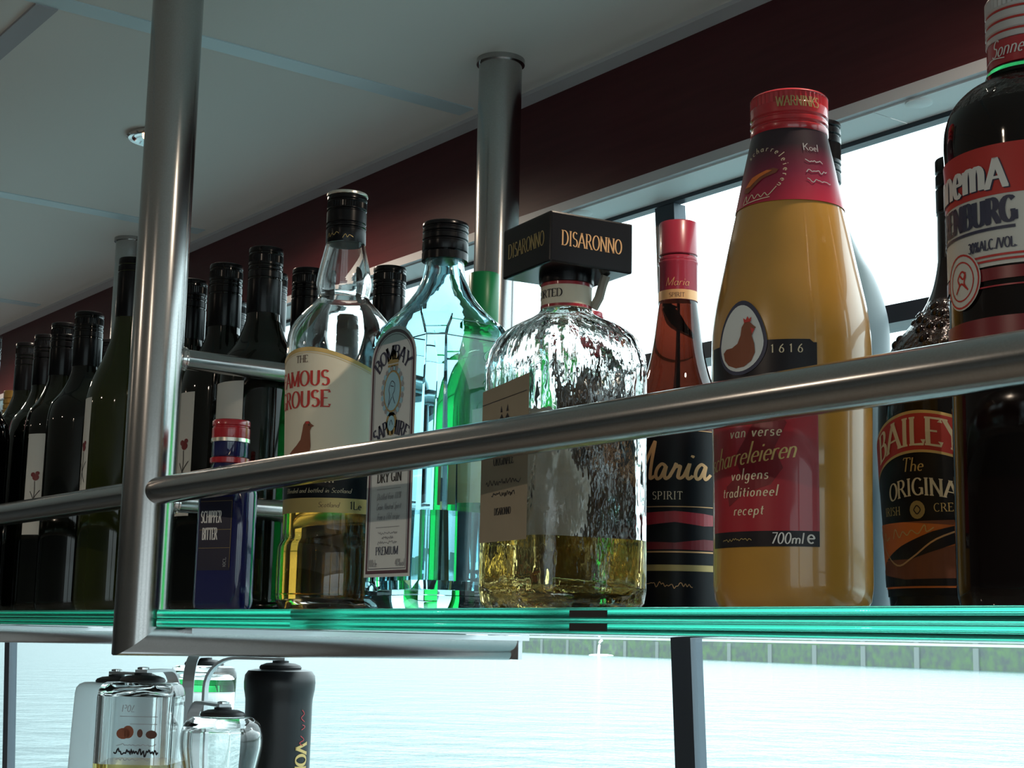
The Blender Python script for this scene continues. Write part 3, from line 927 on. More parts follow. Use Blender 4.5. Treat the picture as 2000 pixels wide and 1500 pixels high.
strokes('label_line', [[(-.0165, .083), (.0166, .083)], [(.0166, .083), (.0166, .032)], [(-.0165, .061), (.0166, .061)], [(-.0165, .047), (.0166, .047)]], pm, .00022, 'dull_gold', lb)
text('lettering', 'SCHIPPER', pm, .0088, 'white_ink', lb, u=-.0044, v=.0665, sx=.44, thick=.12, thin=.06)
text('lettering', 'BITTER', pm, .0088, 'white_ink', lb, u=-.0052, v=.0535, sx=.44, thick=.12, thin=.06)
text('lettering', '10CL', lambda u, v: (-v+.0150-.006, -.0122, u+.036), .0030, 'grey_ink', lb, u=0, v=-.004, serif=False, thick=.11, thin=.09)

# ================================================================== pheasant-label whisky bottle
t = thing('whisky_bottle', 'clear whisky bottle with cream game-bird label, black cap and amber whisky in the bottom', 'bottle', (-.9856, .5678, ZS))
gp = [(.034, 0), (.0378, .0012), (.0400, .005), (.0406, .012), (.0406, .0445), (.0398, .0475), (.0380, .050), (.0374, .054), (.0376, .092), (.0396, .15), (.0408, .180)] + \
     spline([(.0408, .190), (.0400, .203), (.0365, .212), (.0300, .2205), (.0235, .2275), (.0197, .232)], 4) + spline([(.0192, .2345), (.0200, .2385), (.0207, .243), (.0200, .250), (.0180, .260), (.0158, .270), (.0146, .276)], 4) + [(.0138, .279), (.0138, .308)]
gf = rfun_of(gp)
obj('bottle_glass', hollow_lathe(gp, .0026, .007), 'clear_glass', t)
obj('whisky', inner_fill(gp, .0026, .007, .074), 'whisky', t)
cp = obj('screw_cap', cap_bm(.0151, .2745, .3118, (.2860, .2895, .3000, .3075), (.3020, .3062)), 'black_cap', t)
obj('cap_rim', lathe([(.0151, .3116), (.0156, .3120), (.0156, .3134), (.0148, .3142)], 48), 'silver_ring', cp, label='silver rim of the black cap')
mc = cylmap(lambda z: .0152, -62, .0002)
strokes('signature', [[(-.008, .2775), (-.006, .281), (-.005, .278), (-.003, .2805), (-.001, .279), (.001, .2812), (.003, .280)], [(.006, .2765), (.008, .2795), (.0095, .2770), (.011, .279), (.014, .2775)]], mc, .0003, 'gold_ink', cp)
ml = cylmap(gf, -60, .0004)
ru = .0408
def gtop(s):
    # arched upper edge: high at the left, swinging low to the right
    return .1785+.0105*cos((s-.40)*pi*1.35)
w0, w1 = -.052, .060
lb = patch('label', ml, w0, w1, .0690, .19, 'cream', t, top=gtop, nu=44, nv=16)
m2 = cylmap(gf, -60, .0006)
patch('gold_border', m2, w0, w1, 0, 0, 'gold_ink', lb, top=gtop, bot=lambda s: gtop(s)-.0030, nu=44, nv=1)
strokes('border_line', [[(w0+(w1-w0)*i/20, gtop(i/20)-.0042) for i in range(21)]], m2, .0003, 'gold_ink', lb)
patch('dark_band', m2, w0, w1, .0795, .0975, 'label_black', lb, nu=40, nv=3)
patch('gold_band', m2, w0, w1, .0690, .0795, 'gold_ink', lb, nu=40, nv=2)
m3 = cylmap(gf, -60, .0008)
text('lettering', 'THE', m3, .0050, 'dark_brown_ink', lb, u=-.0090, v=.1778, thick=.13)
text('lettering', 'FAMOUS', m3, .0108, 'red_ink', lb, u=-.0115, v=.1605, thick=.19, thin=.06, sx=.96)
text('lettering', 'GROUSE', m3, .0118, 'red_ink', lb, u=-.0115, v=.1450, thick=.19, thin=.06, sx=.95)
# the bird: body, head, tail, legs
bird = [(-.030, .094), (-.027, .1045), (-.020, .1125), (-.0125, .1175), (-.0085, .1215), (-.0070, .1275), (-.0062, .1320), (-.0042, .1345), (-.0012, .1345), (.0006, .1325), (.0030, .1310), (.0008, .1302), (-.0003, .1278), (.0000, .1230), (.0005, .1165), (-.0010, .1075), (-.0055, .1000), (-.0120, .0955), (-.019, .0925), (-.026, .088)]
bd = shape('bird_print', m3, [bird], 'brown_ink', lb, .0025)
m4 = cylmap(gf, -60, .0010)
shape('wing_print', m4, [[(-.027, .0975), (-.0195, .1085), (-.0110, .1120), (-.0070, .1085), (-.0090, .1025), (-.0150, .0985), (-.022, .0950)]], 'dark_brown_ink', lb, .0025)
shape('wattle_print', m4, [ell(-.0025, .1336, .0016, .0010, n=10)], 'red_ink', lb)
shape('eye_print', m4, [ell(-.0012, .1318, .0006, .0006, n=8)], 'black_ink', lb)
shape('heather_print', m3, [[(.002, .100), (.012, .1035), (.024, .1055), (.034, .109), (.044, .108), (.044, .098), (.002, .098)]], 'lilac_ink', lb)
text('lettering', 'SCOTCH WHISKY', m3, .0048, 'cream_ink', lb, u=-.004, v=.0905, thick=.14)
text('lettering', 'Blended and bottled in Scotland'.replace('B', 'B'), m3, .0034, 'cream_ink', lb, u=.004, v=.0832, slant=.25, thick=.10, serif=False)
text('lettering', '1Le', m3, .0056, 'black_ink', lb, u=.0345, v=.0718, serif=False, thick=.14, thin=.09)
text('lettering', 'Scotland', m3, .0036, 'dark_brown_ink', lb, u=.015, v=.0728, slant=.25, serif=False, thick=.10)

# ================================================================== pale blue gin bottle
t = thing('gin_bottle', 'square-shouldered pale blue glass gin bottle with black cap and tall arched label', 'bottle', (-.8793, .5874, ZS))
def oct_(hw, hd, c, z):
    """chamfered rectangle, each edge lightly subdivided"""
    c = min(c, hw*.97, hd*.97)
    p = [(hw, -hd+c), (hw, hd-c), (hw-c, hd), (-hw+c, hd), (-hw, hd-c), (-hw, -hd+c), (-hw+c, -hd), (hw-c, -hd)]
    out = []
    for i in range(8):
        a, b2 = p[i], p[(i+1) % 8]
        for k in range(5):
            out.append((a[0]+(b2[0]-a[0])*k/5, a[1]+(b2[1]-a[1])*k/5, z))
    return out
def blend(a, b2, s):
    return [tuple(p+(q-p)*s for p, q in zip(u, v)) for u, v in zip(a, b2)]
def round40(r, z):
    o = oct_(r, r, r*.586, z)
    return [(r*x/sqrt(x*x+y*y), r*y/sqrt(x*x+y*y), z) for x, y, z in o]
def gin_sec(z, hw, hd, c, rd=0):
    a = oct_(hw, hd, c, z)
    return blend(a, round40((hw+hd)/2, z), rd) if rd else a
gs_ = [(0, .0385, .0315, .008, 0), (.001, .0408, .0338, .0085, 0), (.006, .0428, .0358, .009, 0), (.010, .043, .036, .009, 0), (.0105, .0424, .0354, .009, 0), (.183, .0424, .0354, .009, 0), (.1835, .0434, .0364, .009, 0), (.189, .0434, .0364, .010, .05),
       (.195, .0420, .0352, .012, .15), (.201, .0378, .0322, .014, .35), (.208, .0312, .0280, .014, .6), (.215, .0250, .0236, .012, .85), (.222, .0200, .0196, .010, 1), (.230, .0163, .0163, .009, 1), (.238, .0143, .0143, .008, 1), (.244, .0137, .0137, .008, 1), (.246, .0142, .0142, .008, 1), (.262, .0130, .0130, .008, 1)]
outer = [gin_sec(*s) for s in gs_]
inner = [gin_sec(z, max(a-.004, .007), max(b2-.004, .007), c, r) for z, a, b2, c, r in gs_ if z > .012]
inner[0] = gin_sec(.014, .034, .027, .012, .3)
obj('bottle_glass', loft(outer+inner[::-1], None, True, True), 'blue_glass', t, angle=20)
obj('gin', loft([gin_sec(.0142, .0345, .0275, .012, .3), gin_sec(.02, .0387, .0317, .009), gin_sec(.066, .0387, .0317, .009)]), 'gin', t, angle=20)
cp = obj('screw_cap', cap_bm(.0163, .2515, .2725, (.2590, .2645, .2685), None, .0014), 'black_cap', t)
obj('cap_band', lathe([(.0150, .2445), (.0164, .2448), (.0164, .2503), (.0150, .2508)], 56), 'black_cap', cp)
cx0, hwL = -.0060, .0290
yf = -.0358
lo, sp_, hi = .0225, .170, .1945
def arch(hw, lo, sp_, hi, cx=cx0):
    return [(cx-hw, lo), (cx+hw, lo)] + [(cx+hw*cos(radians(a)), sp_+(hi-sp_)*sin(radians(a))) for a in range(0, 181, 12)]
lb = shape('label', planemap('y-', yf), [arch(hwL, lo, sp_, hi)], 'grey_paper', t, .02)
p2 = planemap('y-', yf-.0002)
def border(o0, o1):
    a, b2 = arch(hwL-o0, lo+o0, sp_, hi-o0), arch(hwL-o1, lo+o1, sp_, hi-o1)
    n = len(a)
    return [[a[i], a[(i+1) % n], b2[(i+1) % n], b2[i]] for i in range(n)]
shape('border_print', p2, border(.0022, .0044), 'plum_ink', lb, .03)
shape('border_print', p2, border(.0054, .0058), 'navy_ink', lb, .03)
p3 = planemap('y-', yf-.0003)
def bow(cx, cz, R):
    def f(u, v):
        a = (u-cx)/R
        return cx+(R+(v-cz))*sin(a), cz-R+(R+(v-cz))*cos(a)
    return f
text('lettering', 'BOMBAY', p3, .0094, 'navy_ink', lb, u=cx0, v=.1715, bend=bow(cx0, .1715, .022), thick=.19, thin=.07, sx=.86)
text('lettering', 'SAPPHIRE', p3, .0094, 'navy_ink', lb, u=cx0, v=.1195, bend=bow(cx0, .1195, .034), thick=.19, thin=.07, sx=.74)
# crest: crown, wreathed oval portrait, small medallion below
cz = .1490
shape('crown_print', p3, [[(cx0-.0068, cz+.0195), (cx0-.0078, cz+.0255), (cx0-.0046, cz+.0225), (cx0-.0030, cz+.0275), (cx0-.0012, cz+.0230), (cx0, cz+.0295), (cx0+.0012, cz+.0230), (cx0+.0030, cz+.0275), (cx0+.0046, cz+.0225), (cx0+.0078, cz+.0255), (cx0+.0068, cz+.0195)], [(cx0-.0066, cz+.0172), (cx0-.0066, cz+.0186), (cx0+.0066, cz+.0186), (cx0+.0066, cz+.0172)]], 'dull_gold', lb, .02)
leaves = []
for i in range(26):
    a = radians(360*i/26)
    leaves.append(ell(cx0+.0130*cos(a), cz+.0165*sin(a)*.98, .0020, .0020, n=7))
shape('wreath_print', p3, leaves[::2], 'blue_ink', lb, .02)
shape('wreath_print', p3, leaves[1::2], 'grey_ink', lb, .02)
shape('oval_frame_print', p3, [ell(cx0, cz, .0112, .0148)], 'dull_gold', lb, .03)
p4 = planemap('y-', yf-.0004)
shape('oval_print', p4, [ell(cx0, cz, .0098, .0134)], 'blue_ink', lb, .03)
p5 = planemap('y-', yf-.0005)
strokes('portrait_print', [[(cx0-.004, cz-.009), (cx0-.003, cz-.003), (cx0-.004, cz+.002), (cx0-.001, cz+.007), (cx0+.003, cz+.005), (cx0+.003, cz), (cx0+.001, cz-.003), (cx0+.004, cz-.009)], [(cx0-.002, cz+.004), (cx0+.002, cz+.003)], [(cx0, cz-.004), (cx0-.005, cz-.011)]], p5, .0006, 'navy_ink', lb)
shape('medallion_print', p3, [ell(cx0, cz-.0225, .0072, .0082, n=16)], 'dull_gold', lb, .02)
shape('medallion_print', p4, [ell(cx0, cz-.0222, .0046, .0054, n=14)], 'blue_ink', lb, .02)
strokes('medallion_print', [[(cx0-.002, cz-.0235), (cx0, cz-.020), (cx0+.002, cz-.0235)]], p5, .0006, 'navy_ink', lb)
text('lettering', 'DRY GIN', p3, .0068, 'black_ink', lb, u=cx0, v=.0868, thick=.20, thin=.08, sx=.92)
for z in (.0820, .0560):
    strokes('rule_print', [[(cx0-.015, z), (cx0+.015, z)]], p3, .0004, 'grey_ink', lb)
for i, (s, z) in enumerate((('Distilled from 100%', .0748), ('Grain Neutral Spirit', .0680), ('from a 1761 recipe', .0612))):
    text('lettering', s, p3, .0044, 'grey_ink', lb, u=cx0, v=z, slant=.35, serif=False, thick=.10, thin=.05, sx=.72)
for z, w in ((.0520, .012), (.0488, .007), (.0455, .012)):
    strokes('small_print', scribble(cx0-w, cx0+w, z, .0016, 26, int(z*1e5)), p3, .0005, 'grey_ink', lb, 2)
text('lettering', 'PREMIUM', p3, .0052, 'navy_ink', lb, u=cx0, v=.0375, thick=.15)
text('lettering', '100cle', p3, .0048, 'grey_ink', lb, u=cx0-.0175, v=.0295, serif=False, thick=.11, thin=.07, sx=.7)
text('lettering', '40%vol', p3, .0048, 'grey_ink', lb, u=cx0+.0165, v=.0295, serif=False, thick=.11, thin=.07, sx=.7)
# etched botanicals on the back right panel
px_ = planemap('x+', .0432)
et = []
for k in range(4):
    z = .165-.034*k
    et += [[(.006, z-.012), (.014, z), (.020, z+.010)], [(.010, z-.004), (.018, z-.003), (.022, z-.008), (.015, z-.010), (.010, z-.004)], [(.013, z+.001), (.006, z+.006), (.010, z+.011), (.015, z+.004)]]
strokes('etched_print', et, px_, .0005, 'blue_ink', t)

# ================================================================== bright green liqueur behind the gin
t = thing('liqueur_bottle', 'green-capped bottle of bright green liqueur behind the pale blue gin bottle', 'bottle', (-1.0435, .7380, ZS))
pg = [(.030, 0), (.0365, .002), (.039, .008)] + spline([(.039, .165), (.0375, .185), (.030, .205), (.019, .222), (.0145, .236), (.0125, .25)], 4) + [(.0125, .285)]
obj('bottle_glass', lathe(pg, 48), 'green_glass', t)
obj('screw_cap', cap_bm(.0130, .243, .290, (), None), 'green_cap', t)
lb = patch('label', cylmap(rfun_of(pg), -40, .0004), -.030, .030, .085, .135, 'gold_ink', t, nu=20, nv=3)

# ================================================================== amaretto, square rippled glass and block stopper
t = thing('amaretto_bottle', 'square rippled clear glass liqueur bottle with big black block stopper', 'bottle', (-.7150, .5672, ZS), (0, 0, radians(-7.4)))
ds = [(0, .0335, .0335, .013), (.0012, .0370, .0370, .014), (.005, .0390, .0390, .014), (.012, .0400, .0400, .0145), (.148, .0396, .0396, .0150), (.156, .0384, .0384, .0165), (.1625, .0358, .0358, .018), (.1675, .0320, .0320, .019), (.1715, .0268, .0268, .019), (.1745, .0215, .0215, .019), (.1775, .0172, .0172, .0168), (.181, .0150, .0150, .0149), (.199, .0144, .0144, .0143)]
outer = [rsect(a, b2, c, z, 9) for z, a, b2, c in ds]
inner = [rsect(.030, .030, .013, .0105, 9), rsect(.0352, .0352, .011, .014, 9)] + [rsect(max(a-.0042, .009), max(b2-.0042, .009), max(c-.0035, .0085), z-.003, 9) for z, a, b2, c in ds if z > .02]
def ripple(rings, amp):
    out = []
    for r in rings:
        q = []
        for i, (x, y, z) in enumerate(r):
            d = sqrt(x*x+y*y)
            a = atan2(y, x)
            w = amp*(sin(23*a+1.7*sin(60*z+3*a))+.6*sin(41*a-90*z))*min(1, max(0, (d-.017)/.01))
            q.append((x*(1+w/d), y*(1+w/d), z))
        out.append(q)
    return out
def fine(rings):
    """add in-between sections on the long straight body"""
    out = []
    for a, b2 in zip(rings, rings[1:]):
        k = max(1, int(abs(b2[0][2]-a[0][2])/.006))
        out += [[tuple(p+(q-p)*i/k for p, q in zip(u, v)) for u, v in zip(a, b2)] for i in range(k)]
    return out+[rings[-1]]
obj('bottle_glass', loft(outer+ripple(fine(inner), .0005)[::-1]), 'rippled_glass', t, angle=60)
liq = [rsect(.0302, .0302, .013, .0103, 9), rsect(.0355, .0355, .011, .0138, 9), rsect(.0361, .0361, .011, .018, 9), rsect(.0360, .0360, .011, .0415, 9)]
obj('amaretto', loft(liq), 'amaretto', t)
cp = obj('block_stopper', cube(-.0288, .0288, -.0288, .0288, .2015, .2325, .0012), 'black_plastic', t, smooth=False)
obj('stopper_collar', lathe([(.0150, .1955), (.0166, .196), (.0170, .2000), (.0170, .2020)], 48), 'black_plastic', cp)
pf = planemap('y-', -.02895)
text('lettering', 'DISARONNO', pf, .0088, 'dull_gold', cp, u=0, v=.2130, thick=.13, thin=.05, sx=.70)
pr_ = planemap('x+', .02895)
text('lettering', 'DISARONNO', pr_, .0088, 'copper_ink', cp, u=.000, v=.2125, thick=.11, thin=.045, sx=.68)
rn = lambda z: .0152
lb = patch('neck_label', cylmap(rn, -50, .0003), -.0440, .0440, .1800, .1965, 'cream', t, nu=44, nv=3)
for z0, z1 in ((.1938, .1965), (.1805, .1822)):
    patch('red_band', cylmap(rn, -50, .0005), -.0440, .0440, z0, z1, 'crimson_ink', lb, nu=44, nv=1)
text('lettering', 'IMPORTED', cylmap(rn, -50, .0006), .0048, 'dark_print', lb, u=-.0110, v=.1862, thick=.17, sx=.95)
tp = tube([(.0110, .0125, .1815), (.0135, .0150, .188), (.0150, .0165, .196), (.0170, .0175, .2012)], .0030, 8)
obj('seal_strip', tp, 'taupe_paper', t, label='torn paper seal hanging from the stopper')
def facepatch(name, mp, u0, u1, v0, v1, mat, parent, **k):
    return patch(name, mp, u0, u1, v0, v1, mat, parent, nu=6, nv=4, **k)
yl = -.0403
lb = facepatch('label', planemap('y-', yl), -.0290, .0275, .0390, .1345, 'beige_paper', t, top=lambda s: .1300+.0045*s)
pl_ = planemap('y-', yl-.0002)
text('lettering', 'ORIGINALE', pl_, .0058, 'dark_print', lb, u=-.001, v=.0838, thick=.13, sx=.66)
for i, (w, z) in enumerate(((.021, .0735), (.014, .0665))):
    strokes('small_print', scribble(-.001-w, -.001+w, z, .0026, 34, 40+i), pl_, .0005, 'dark_print', lb, 3)
text('lettering', 'DISARONNO', pl_, .0040, 'dark_print', lb, u=-.001, v=.0545, thick=.15, sx=.7)
strokes('rule_print', [[(-.029, .1215), (.025, .1245)]], pl_, .0004, 'dark_print', lb)
shape('crest_print', pl_, [[(-.008, .103), (-.008, .110), (-.0045, .114), (-.001, .110), (.0025, .114), (.006, .110), (.006, .103), (.002, .0985), (-.004, .0985)], [(-.006, .115), (-.005, .119), (-.0035, .115)], [(.001, .115), (.0025, .119), (.004, .115)]], 'dark_print', lb, .02)
# back label read through the glass
facepatch('back_label', planemap('x-', -.0402), -.034, .034, .046, .122, 'taupe_paper', t)

# ================================================================== red capped small bottle behind the amaretto
t = thing('liqueur_bottle', 'small bottle with ribbed red cap just visible behind the neck of the square amaretto', 'bottle', (-.8140, .6650, ZS))
obj('bottle_glass', lathe([(.026, 0), (.0285, .003), (.029, .01), (.029, .12), (.026, .135), (.016, .155), (.0115, .168), (.0105, .206)], 40), 'brown_glass', t)
obj('screw_cap', cap_bm(.0110, .186, .2090, (), (.189, .205)), 'crimson_cap', t)

# ================================================================== coffee liqueur
t = thing('coffee_liqueur_bottle', 'dark red-brown liqueur bottle with tall red cap and black label between amaretto and advocaat', 'bottle', (-.7998, .7373, ZS))
tp_ = [(.030, 0), (.0355, .0015), (.0372, .006), (.0375, .012)] + spline([(.0375, .128), (.0368, .136), (.0335, .146), (.0285, .157), (.0240, .168), (.0200, .182), (.0172, .197), (.0153, .212), (.0140, .222)], 5) + [(.0132, .226), (.0130, .280)]
tf = rfun_of(tp_)
obj('bottle_glass', lathe(tp_, 64), 'amber_glass', t)
cp = obj('screw_cap', cap_bm(.0139, .2545, .2835, (.258,), None, .001), 'crimson_cap', t)
obj('capsule_sleeve', lathe([(.0137, .2245), (.0139, .225), (.0139, .2515), (.0145, .2525), (.0145, .2538), (.0135, .2545)], 56), 'crimson_cap', t)
mcc = cylmap(lambda z: .0139, -48, .0003)
patch('gold_band', mcc, -.030, .030, .2248, .2318, 'copper_ink', cp, nu=30, nv=1)
text('lettering', 'Maria', cylmap(lambda z: .0139, -46, .0005), .0060, 'copper_ink', cp, u=0, v=.2345, slant=.3, serif=False, thick=.07, thin=.04)
text('lettering', 'SPIRIT', cylmap(lambda z: .0139, -46, .0005), .0030, 'dark_brown_ink', cp, u=0, v=.2263, thick=.12)
lb = patch('label', cylmap(tf, -45, .0004), -.055, .055, .006, .1275, 'label_black', t, nu=40, nv=8)
mt2 = cylmap(tf, -45, .0007)
for z, w, c in ((.1268, .0005, 'copper_ink'), (.0745, .0006, 'copper_ink'), (.0438, .0010, 'copper_ink'), (.0330, .0042, 'dull_gold')):
    patch('gold_line', mt2, -.055, .055, z-w/2, z+w/2, c, lb, nu=36, nv=1)
shape('red_swirl', mt2, [[(-.055, .064), (-.02, .062), (.0, .0640), (.02, .0615), (.05, .063), (.05, .0665), (.02, .0700), (.0, .0715), (-.02, .0705), (-.055, .0685)]], 'crimson_ink', lb)
shape('red_swirl', mt2, [[(-.055, .0450), (0, .0455), (.05, .0448), (.05, .0515), (.02, .0525), (0, .0500), (-.03, .051), (-.055, .0500)]], 'deep_red_ink', lb)
mt3 = cylmap(tf, -45, .0009)
# script word, drawn as one pen movement per letter
def script_maria(mp, u0, v0, s, mat, parent):
    L_ = [[(0, 0), (.10, .55), (.22, 1.12), (.28, 1.2), (.27, .6), (.28, .12), (.30, .1), (.45, .6), (.66, 1.18), (.70, 1.2), (.66, .6), (.66, .1), (.72, .02), (.82, .1)],
          [(1.16, .42), (1.04, .50), (.90, .36), (.86, .14), (.94, .0), (1.06, .08), (1.18, .42), (1.16, .12), (1.24, .0), (1.36, .10)],
          [(1.34, .08), (1.46, .36), (1.50, .50), (1.52, .40), (1.64, .42), (1.62, .2), (1.62, .05), (1.72, .02), (1.82, .12)],
          [(1.80, .08), (1.92, .44), (1.94, .48), (1.90, .12), (1.98, .0), (2.10, .10)], [(2.0, .72), (2.03, .78)],
          [(2.50, .42), (2.36, .50), (2.22, .36), (2.18, .14), (2.26, .0), (2.38, .08), (2.52, .44), (2.50, .12), (2.58, .0), (2.74, .16)]]
    for w, off in ((.10*s, 0), (.07*s, .035*s)):
        strokes('lettering', [[(u0+(x+.12*y)*s+off, v0+y*s) for x, y in l] for l in L_], mp, w, mat, parent, 6)
script_maria(mt3, -.0315, .0935, .0205, 'copper_ink', lb)
text('lettering', 'SPIRIT', mt3, .0052, 'cream_ink', lb, u=-.0050, v=.0795, thick=.11, sx=.95, gap=.14)
text('lettering', 'TIA', mt3, .0110, 'copper_ink', lb, u=-.040, v=.108, thick=.14)
strokes('small_print', scribble(-.020, .012, .0215, .0030, 26, 5), mt3, .0005, 'copper_ink', lb, 3)

# ================================================================== advocaat
t = thing('advocaat_bottle', 'large bottle of opaque egg-yellow liqueur with red cap and hen emblem label', 'bottle', (-.5421, .5788, ZS))
ap = [(.0335, 0), (.0365, .0012), (.0388, .005), (.0398, .012), (.0400, .06), (.0408, .11)] + spline([(.0409, .128), (.0404, .142), (.0385, .156), (.0345, .175), (.0310, .192), (.0272, .210), (.0232, .230), (.0198, .246), (.0188, .252)], 5) + [(.0186, .262)]
af = rfun_of(ap)
obj('bottle_glass', lathe(ap, 72), 'egg_cream', t)
cp = obj('screw_cap', cap_bm(.0204, .2470, .2690, (.2515, .2555), (.2620, .2672), .0018), 'red_cap', t)
text('lettering', 'WARNINKS', cylmap(lambda z: .0204, -41, .0004), .0052, 'dull_gold', cp, u=.003, v=.2588, thick=.13, sx=.70)
sl = patch('neck_sleeve', cylmap(af, -47, .0004), -.074, .074, .2062, .2480, 'sleeve', t, nu=72, nv=14)
def sleevemap(phi):
    return cylmap(af, phi, .0008)
ms = sleevemap(-76)
cxs, czs = -.003, .2225
for i, ch in enumerate('scharreleieren'):
    a = radians(128-12.5*i)
    cu, cv = cxs+.0125*cos(a), czs+.0125*sin(a)
    ca, sa = sin(a), -cos(a)
    text('lettering', ch, (lambda u, v, cu=cu, cv=cv, ca=ca, sa=sa: ms(cu+u*ca-v*sa, cv+u*sa+v*ca)), .0034, 'cream_ink', sl, serif=False, thick=.13, thin=.08)
shape('hand_print', ms, [[(-.014, .2140), (-.011, .2200), (-.005, .2225), (.004, .2245), (.007, .2235), (.006, .2215), (-.001, .2195), (-.005, .2165), (-.010, .2130)]], 'brown_ink', sl, .002)
shape('hand_print', cylmap(af, -76, .0009), [[(-.013, .2165), (-.008, .2212), (.001, .2238), (.004, .2232), (-.003, .2205), (-.009, .2165)]], 'orange_ink', sl, .002)
strokes('signature', [[(-.014, .2075), (-.012, .2115), (-.011, .2080), (-.008, .2115), (-.006, .2090), (-.004, .2110), (-.002, .2092), (0, .2112), (.002, .2095), (.006, .2140)], [(-.014, .2070), (-.005, .2078), (.003, .2085)]], sleevemap(-74), .0005, 'cream_ink', sl)
ms2 = sleevemap(-18)
text('lettering', 'Koel', ms2, .0040, 'grey_ink', sl, u=0, v=.2340, serif=False, thick=.11)
for i, z in enumerate((.2280, .2225, .2170)):
    strokes('small_print', scribble(-.004, .006+.002*i, z, .0016, 12, i), ms2, .0005, 'grey_ink', sl, 2)
ml_ = cylmap(af, -67, .0005)
ra = .0404
lbl0, lbl1 = -.036, .0270
def ltop(s):
    return .1315 if s < .97 else .1300
lb = patch('label', ml_, lbl0, lbl1, .0300, .1320, 'dark_print', t, top=ltop, nu=36, nv=14)
ml2 = cylmap(af, -67, .0007)
patch('red_panel', ml2, lbl0, lbl1, .0375, .1060, 'crimson_ink', lb, nu=36, nv=10)
ml3 = cylmap(af, -67, .0009)
shape('dark_cloud_print', cylmap(af, -67, .0008), [[(-.020, .050), (-.010, .056), (.004, .060), (.010, .068), (.006, .078), (.012, .090), (.006, .099), (-.004, .092), (-.010, .082), (-.016, .074), (-.012, .066), (-.022, .060)]], 'deep_red_ink', lb)
me_ = cylmap(af, -84, .0009)
def egg(hw, z0, z1, n=40):
    zc = z0+(z1-z0)*.42
    return [(hw*cos(2*pi*i/n)*(1-.16*max(0, sin(2*pi*i/n))), zc+((z1-zc) if sin(2*pi*i/n) > 0 else (zc-z0))*sin(2*pi*i/n)) for i in range(n)]
eg = shape('egg_emblem', me_, [egg(.0152, .1150, .1532)], 'navy_ink', lb, .002)
shape('egg_print', cylmap(af, -84, .0011), [egg(.0134, .1168, .1508)], 'grey_paper', lb, .002)
hen = [(-.0108, .1272), (-.0085, .1290), (-.0045, .1292), (-.0010, .1310), (.0008, .1350), (.0014, .1390), (.0030, .1415), (.0058, .1415), (.0078, .1395), (.0094, .1382), (.0080, .1370), (.0072, .1340), (.0086, .1300), (.0090, .1255), (.0070, .1215), (.0030, .1190), (-.0020, .1186), (-.0070, .1205), (-.0098, .1235)]
shape('hen_print', cylmap(af, -84, .0013), [hen], 'brown_ink', lb, .002)
shape('hen_print', cylmap(af, -84, .0015), [[(.0028, .1412), (.0022, .1436), (.0038, .1426), (.0046, .1444), (.0056, .1428), (.0068, .1438), (.0066, .1414)], [(.0066, .1385), (.0074, .1350), (.0088, .1372)]], 'red_ink', lb, .002)
text('lettering', '1616', ml3, .0042, 'cream_ink', lb, u=.0135, v=.1248, thick=.14, thin=.07, gap=.55, serif=False)
for s, u, z, sz in (('van verse', -.0045, .0838, .0058), ('volgens', -.0075, .0628, .0056), ('traditioneel', -.0085, .0545, .0054), ('recept', -.0080, .0455, .0054)):
    text('lettering', s, ml3, sz, 'cream_ink', lb, u=u, v=z, slant=.18, serif=False, thick=.13, thin=.07, sx=.9, gap=.14)
mrot = lambda u, v: ml3(u, v+u*.10)
text('lettering', 'scharreleieren', mrot, .0105, 'gold_ink', lb, u=-.0105, v=.0715, slant=.30, serif=False, thick=.10, thin=.045, sx=.78, gap=.02)
text('lettering', '700ml', ml3, .0052, 'white_ink', lb, u=.0115, v=.0313, slant=.15, serif=False, thick=.14, thin=.08)
text('lettering', 'e', ml3, .0080, 'white_ink', lb, u=.0228, v=.0316, serif=False, thick=.12, thin=.08)
strokes('small_print', scribble(-.025, -.006, .0335, .0014, 24, 3), ml3, .0004, 'dull_gold', lb, 2)

# ================================================================== frosted bottle behind it
t = thing('frosted_bottle', 'pale frosted glass bottle with black cap behind the right side of the yellow advocaat', 'bottle', (-.6195, .6882, ZS))
fp = [(.032, 0), (.037, .0015), (.0378, .006)] + spline([(.0395, .10), (.0400, .150), (.0396, .172), (.0365, .188), (.0310, .203), (.0240, .216), (.0160, .236), (.0122, .255)], 5) + [(.0115, .268), (.0115, .295)]
obj('bottle_glass', lathe(fp, 56), 'frosted_dark', t)
obj('screw_cap', cap_bm(.0130, .262, .300, (.268, .2725, .291, .296), (.276, .286)), 'black_cap', t)

# ================================================================== cream liqueur
t = thing('cream_liqueur_bottle', 'dark brown cream-liqueur bottle with arched red and gold label behind the last bottle at right', 'bottle', (-.5222, .6930, ZS))
bp_ = [(.036, 0), (.0395, .0015), (.0408, .006), (.0425, .03), (.0445, .065)] + spline([(.0458, .095), (.0452, .118), (.0425, .134), (.0370, .1475), (.0285, .158), (.0205, .168), (.0150, .180), (.0118, .195), (.0108, .212)], 5) + [(.0110, .254)]
bf = rfun_of(bp_)
bm = lathe(bp_, 64)
o = obj('bottle_glass', bm, ['brown_glass', 'brown_bumpy'], t)
for p in o.data.polygons:
    if .128 < p.center.z < .172:
        p.material_index = 1
gr = random.Random(3)
bm = bmesh.new()
for k in range(46):
    a = radians(gr.uniform(-130, 20))
    z = gr.uniform(.146, .168)
    r = bf(z)
    mtx = Matrix.Translation(((r-.0018)*cos(a), (r-.0018)*sin(a), z))
    bmesh.ops.create_icosphere(bm, subdivisions=2, radius=gr.uniform(.0026, .0036), matrix=mtx)
obj('embossed_grapes', bm, 'brown_glass', t)['kind'] = 'stuff'
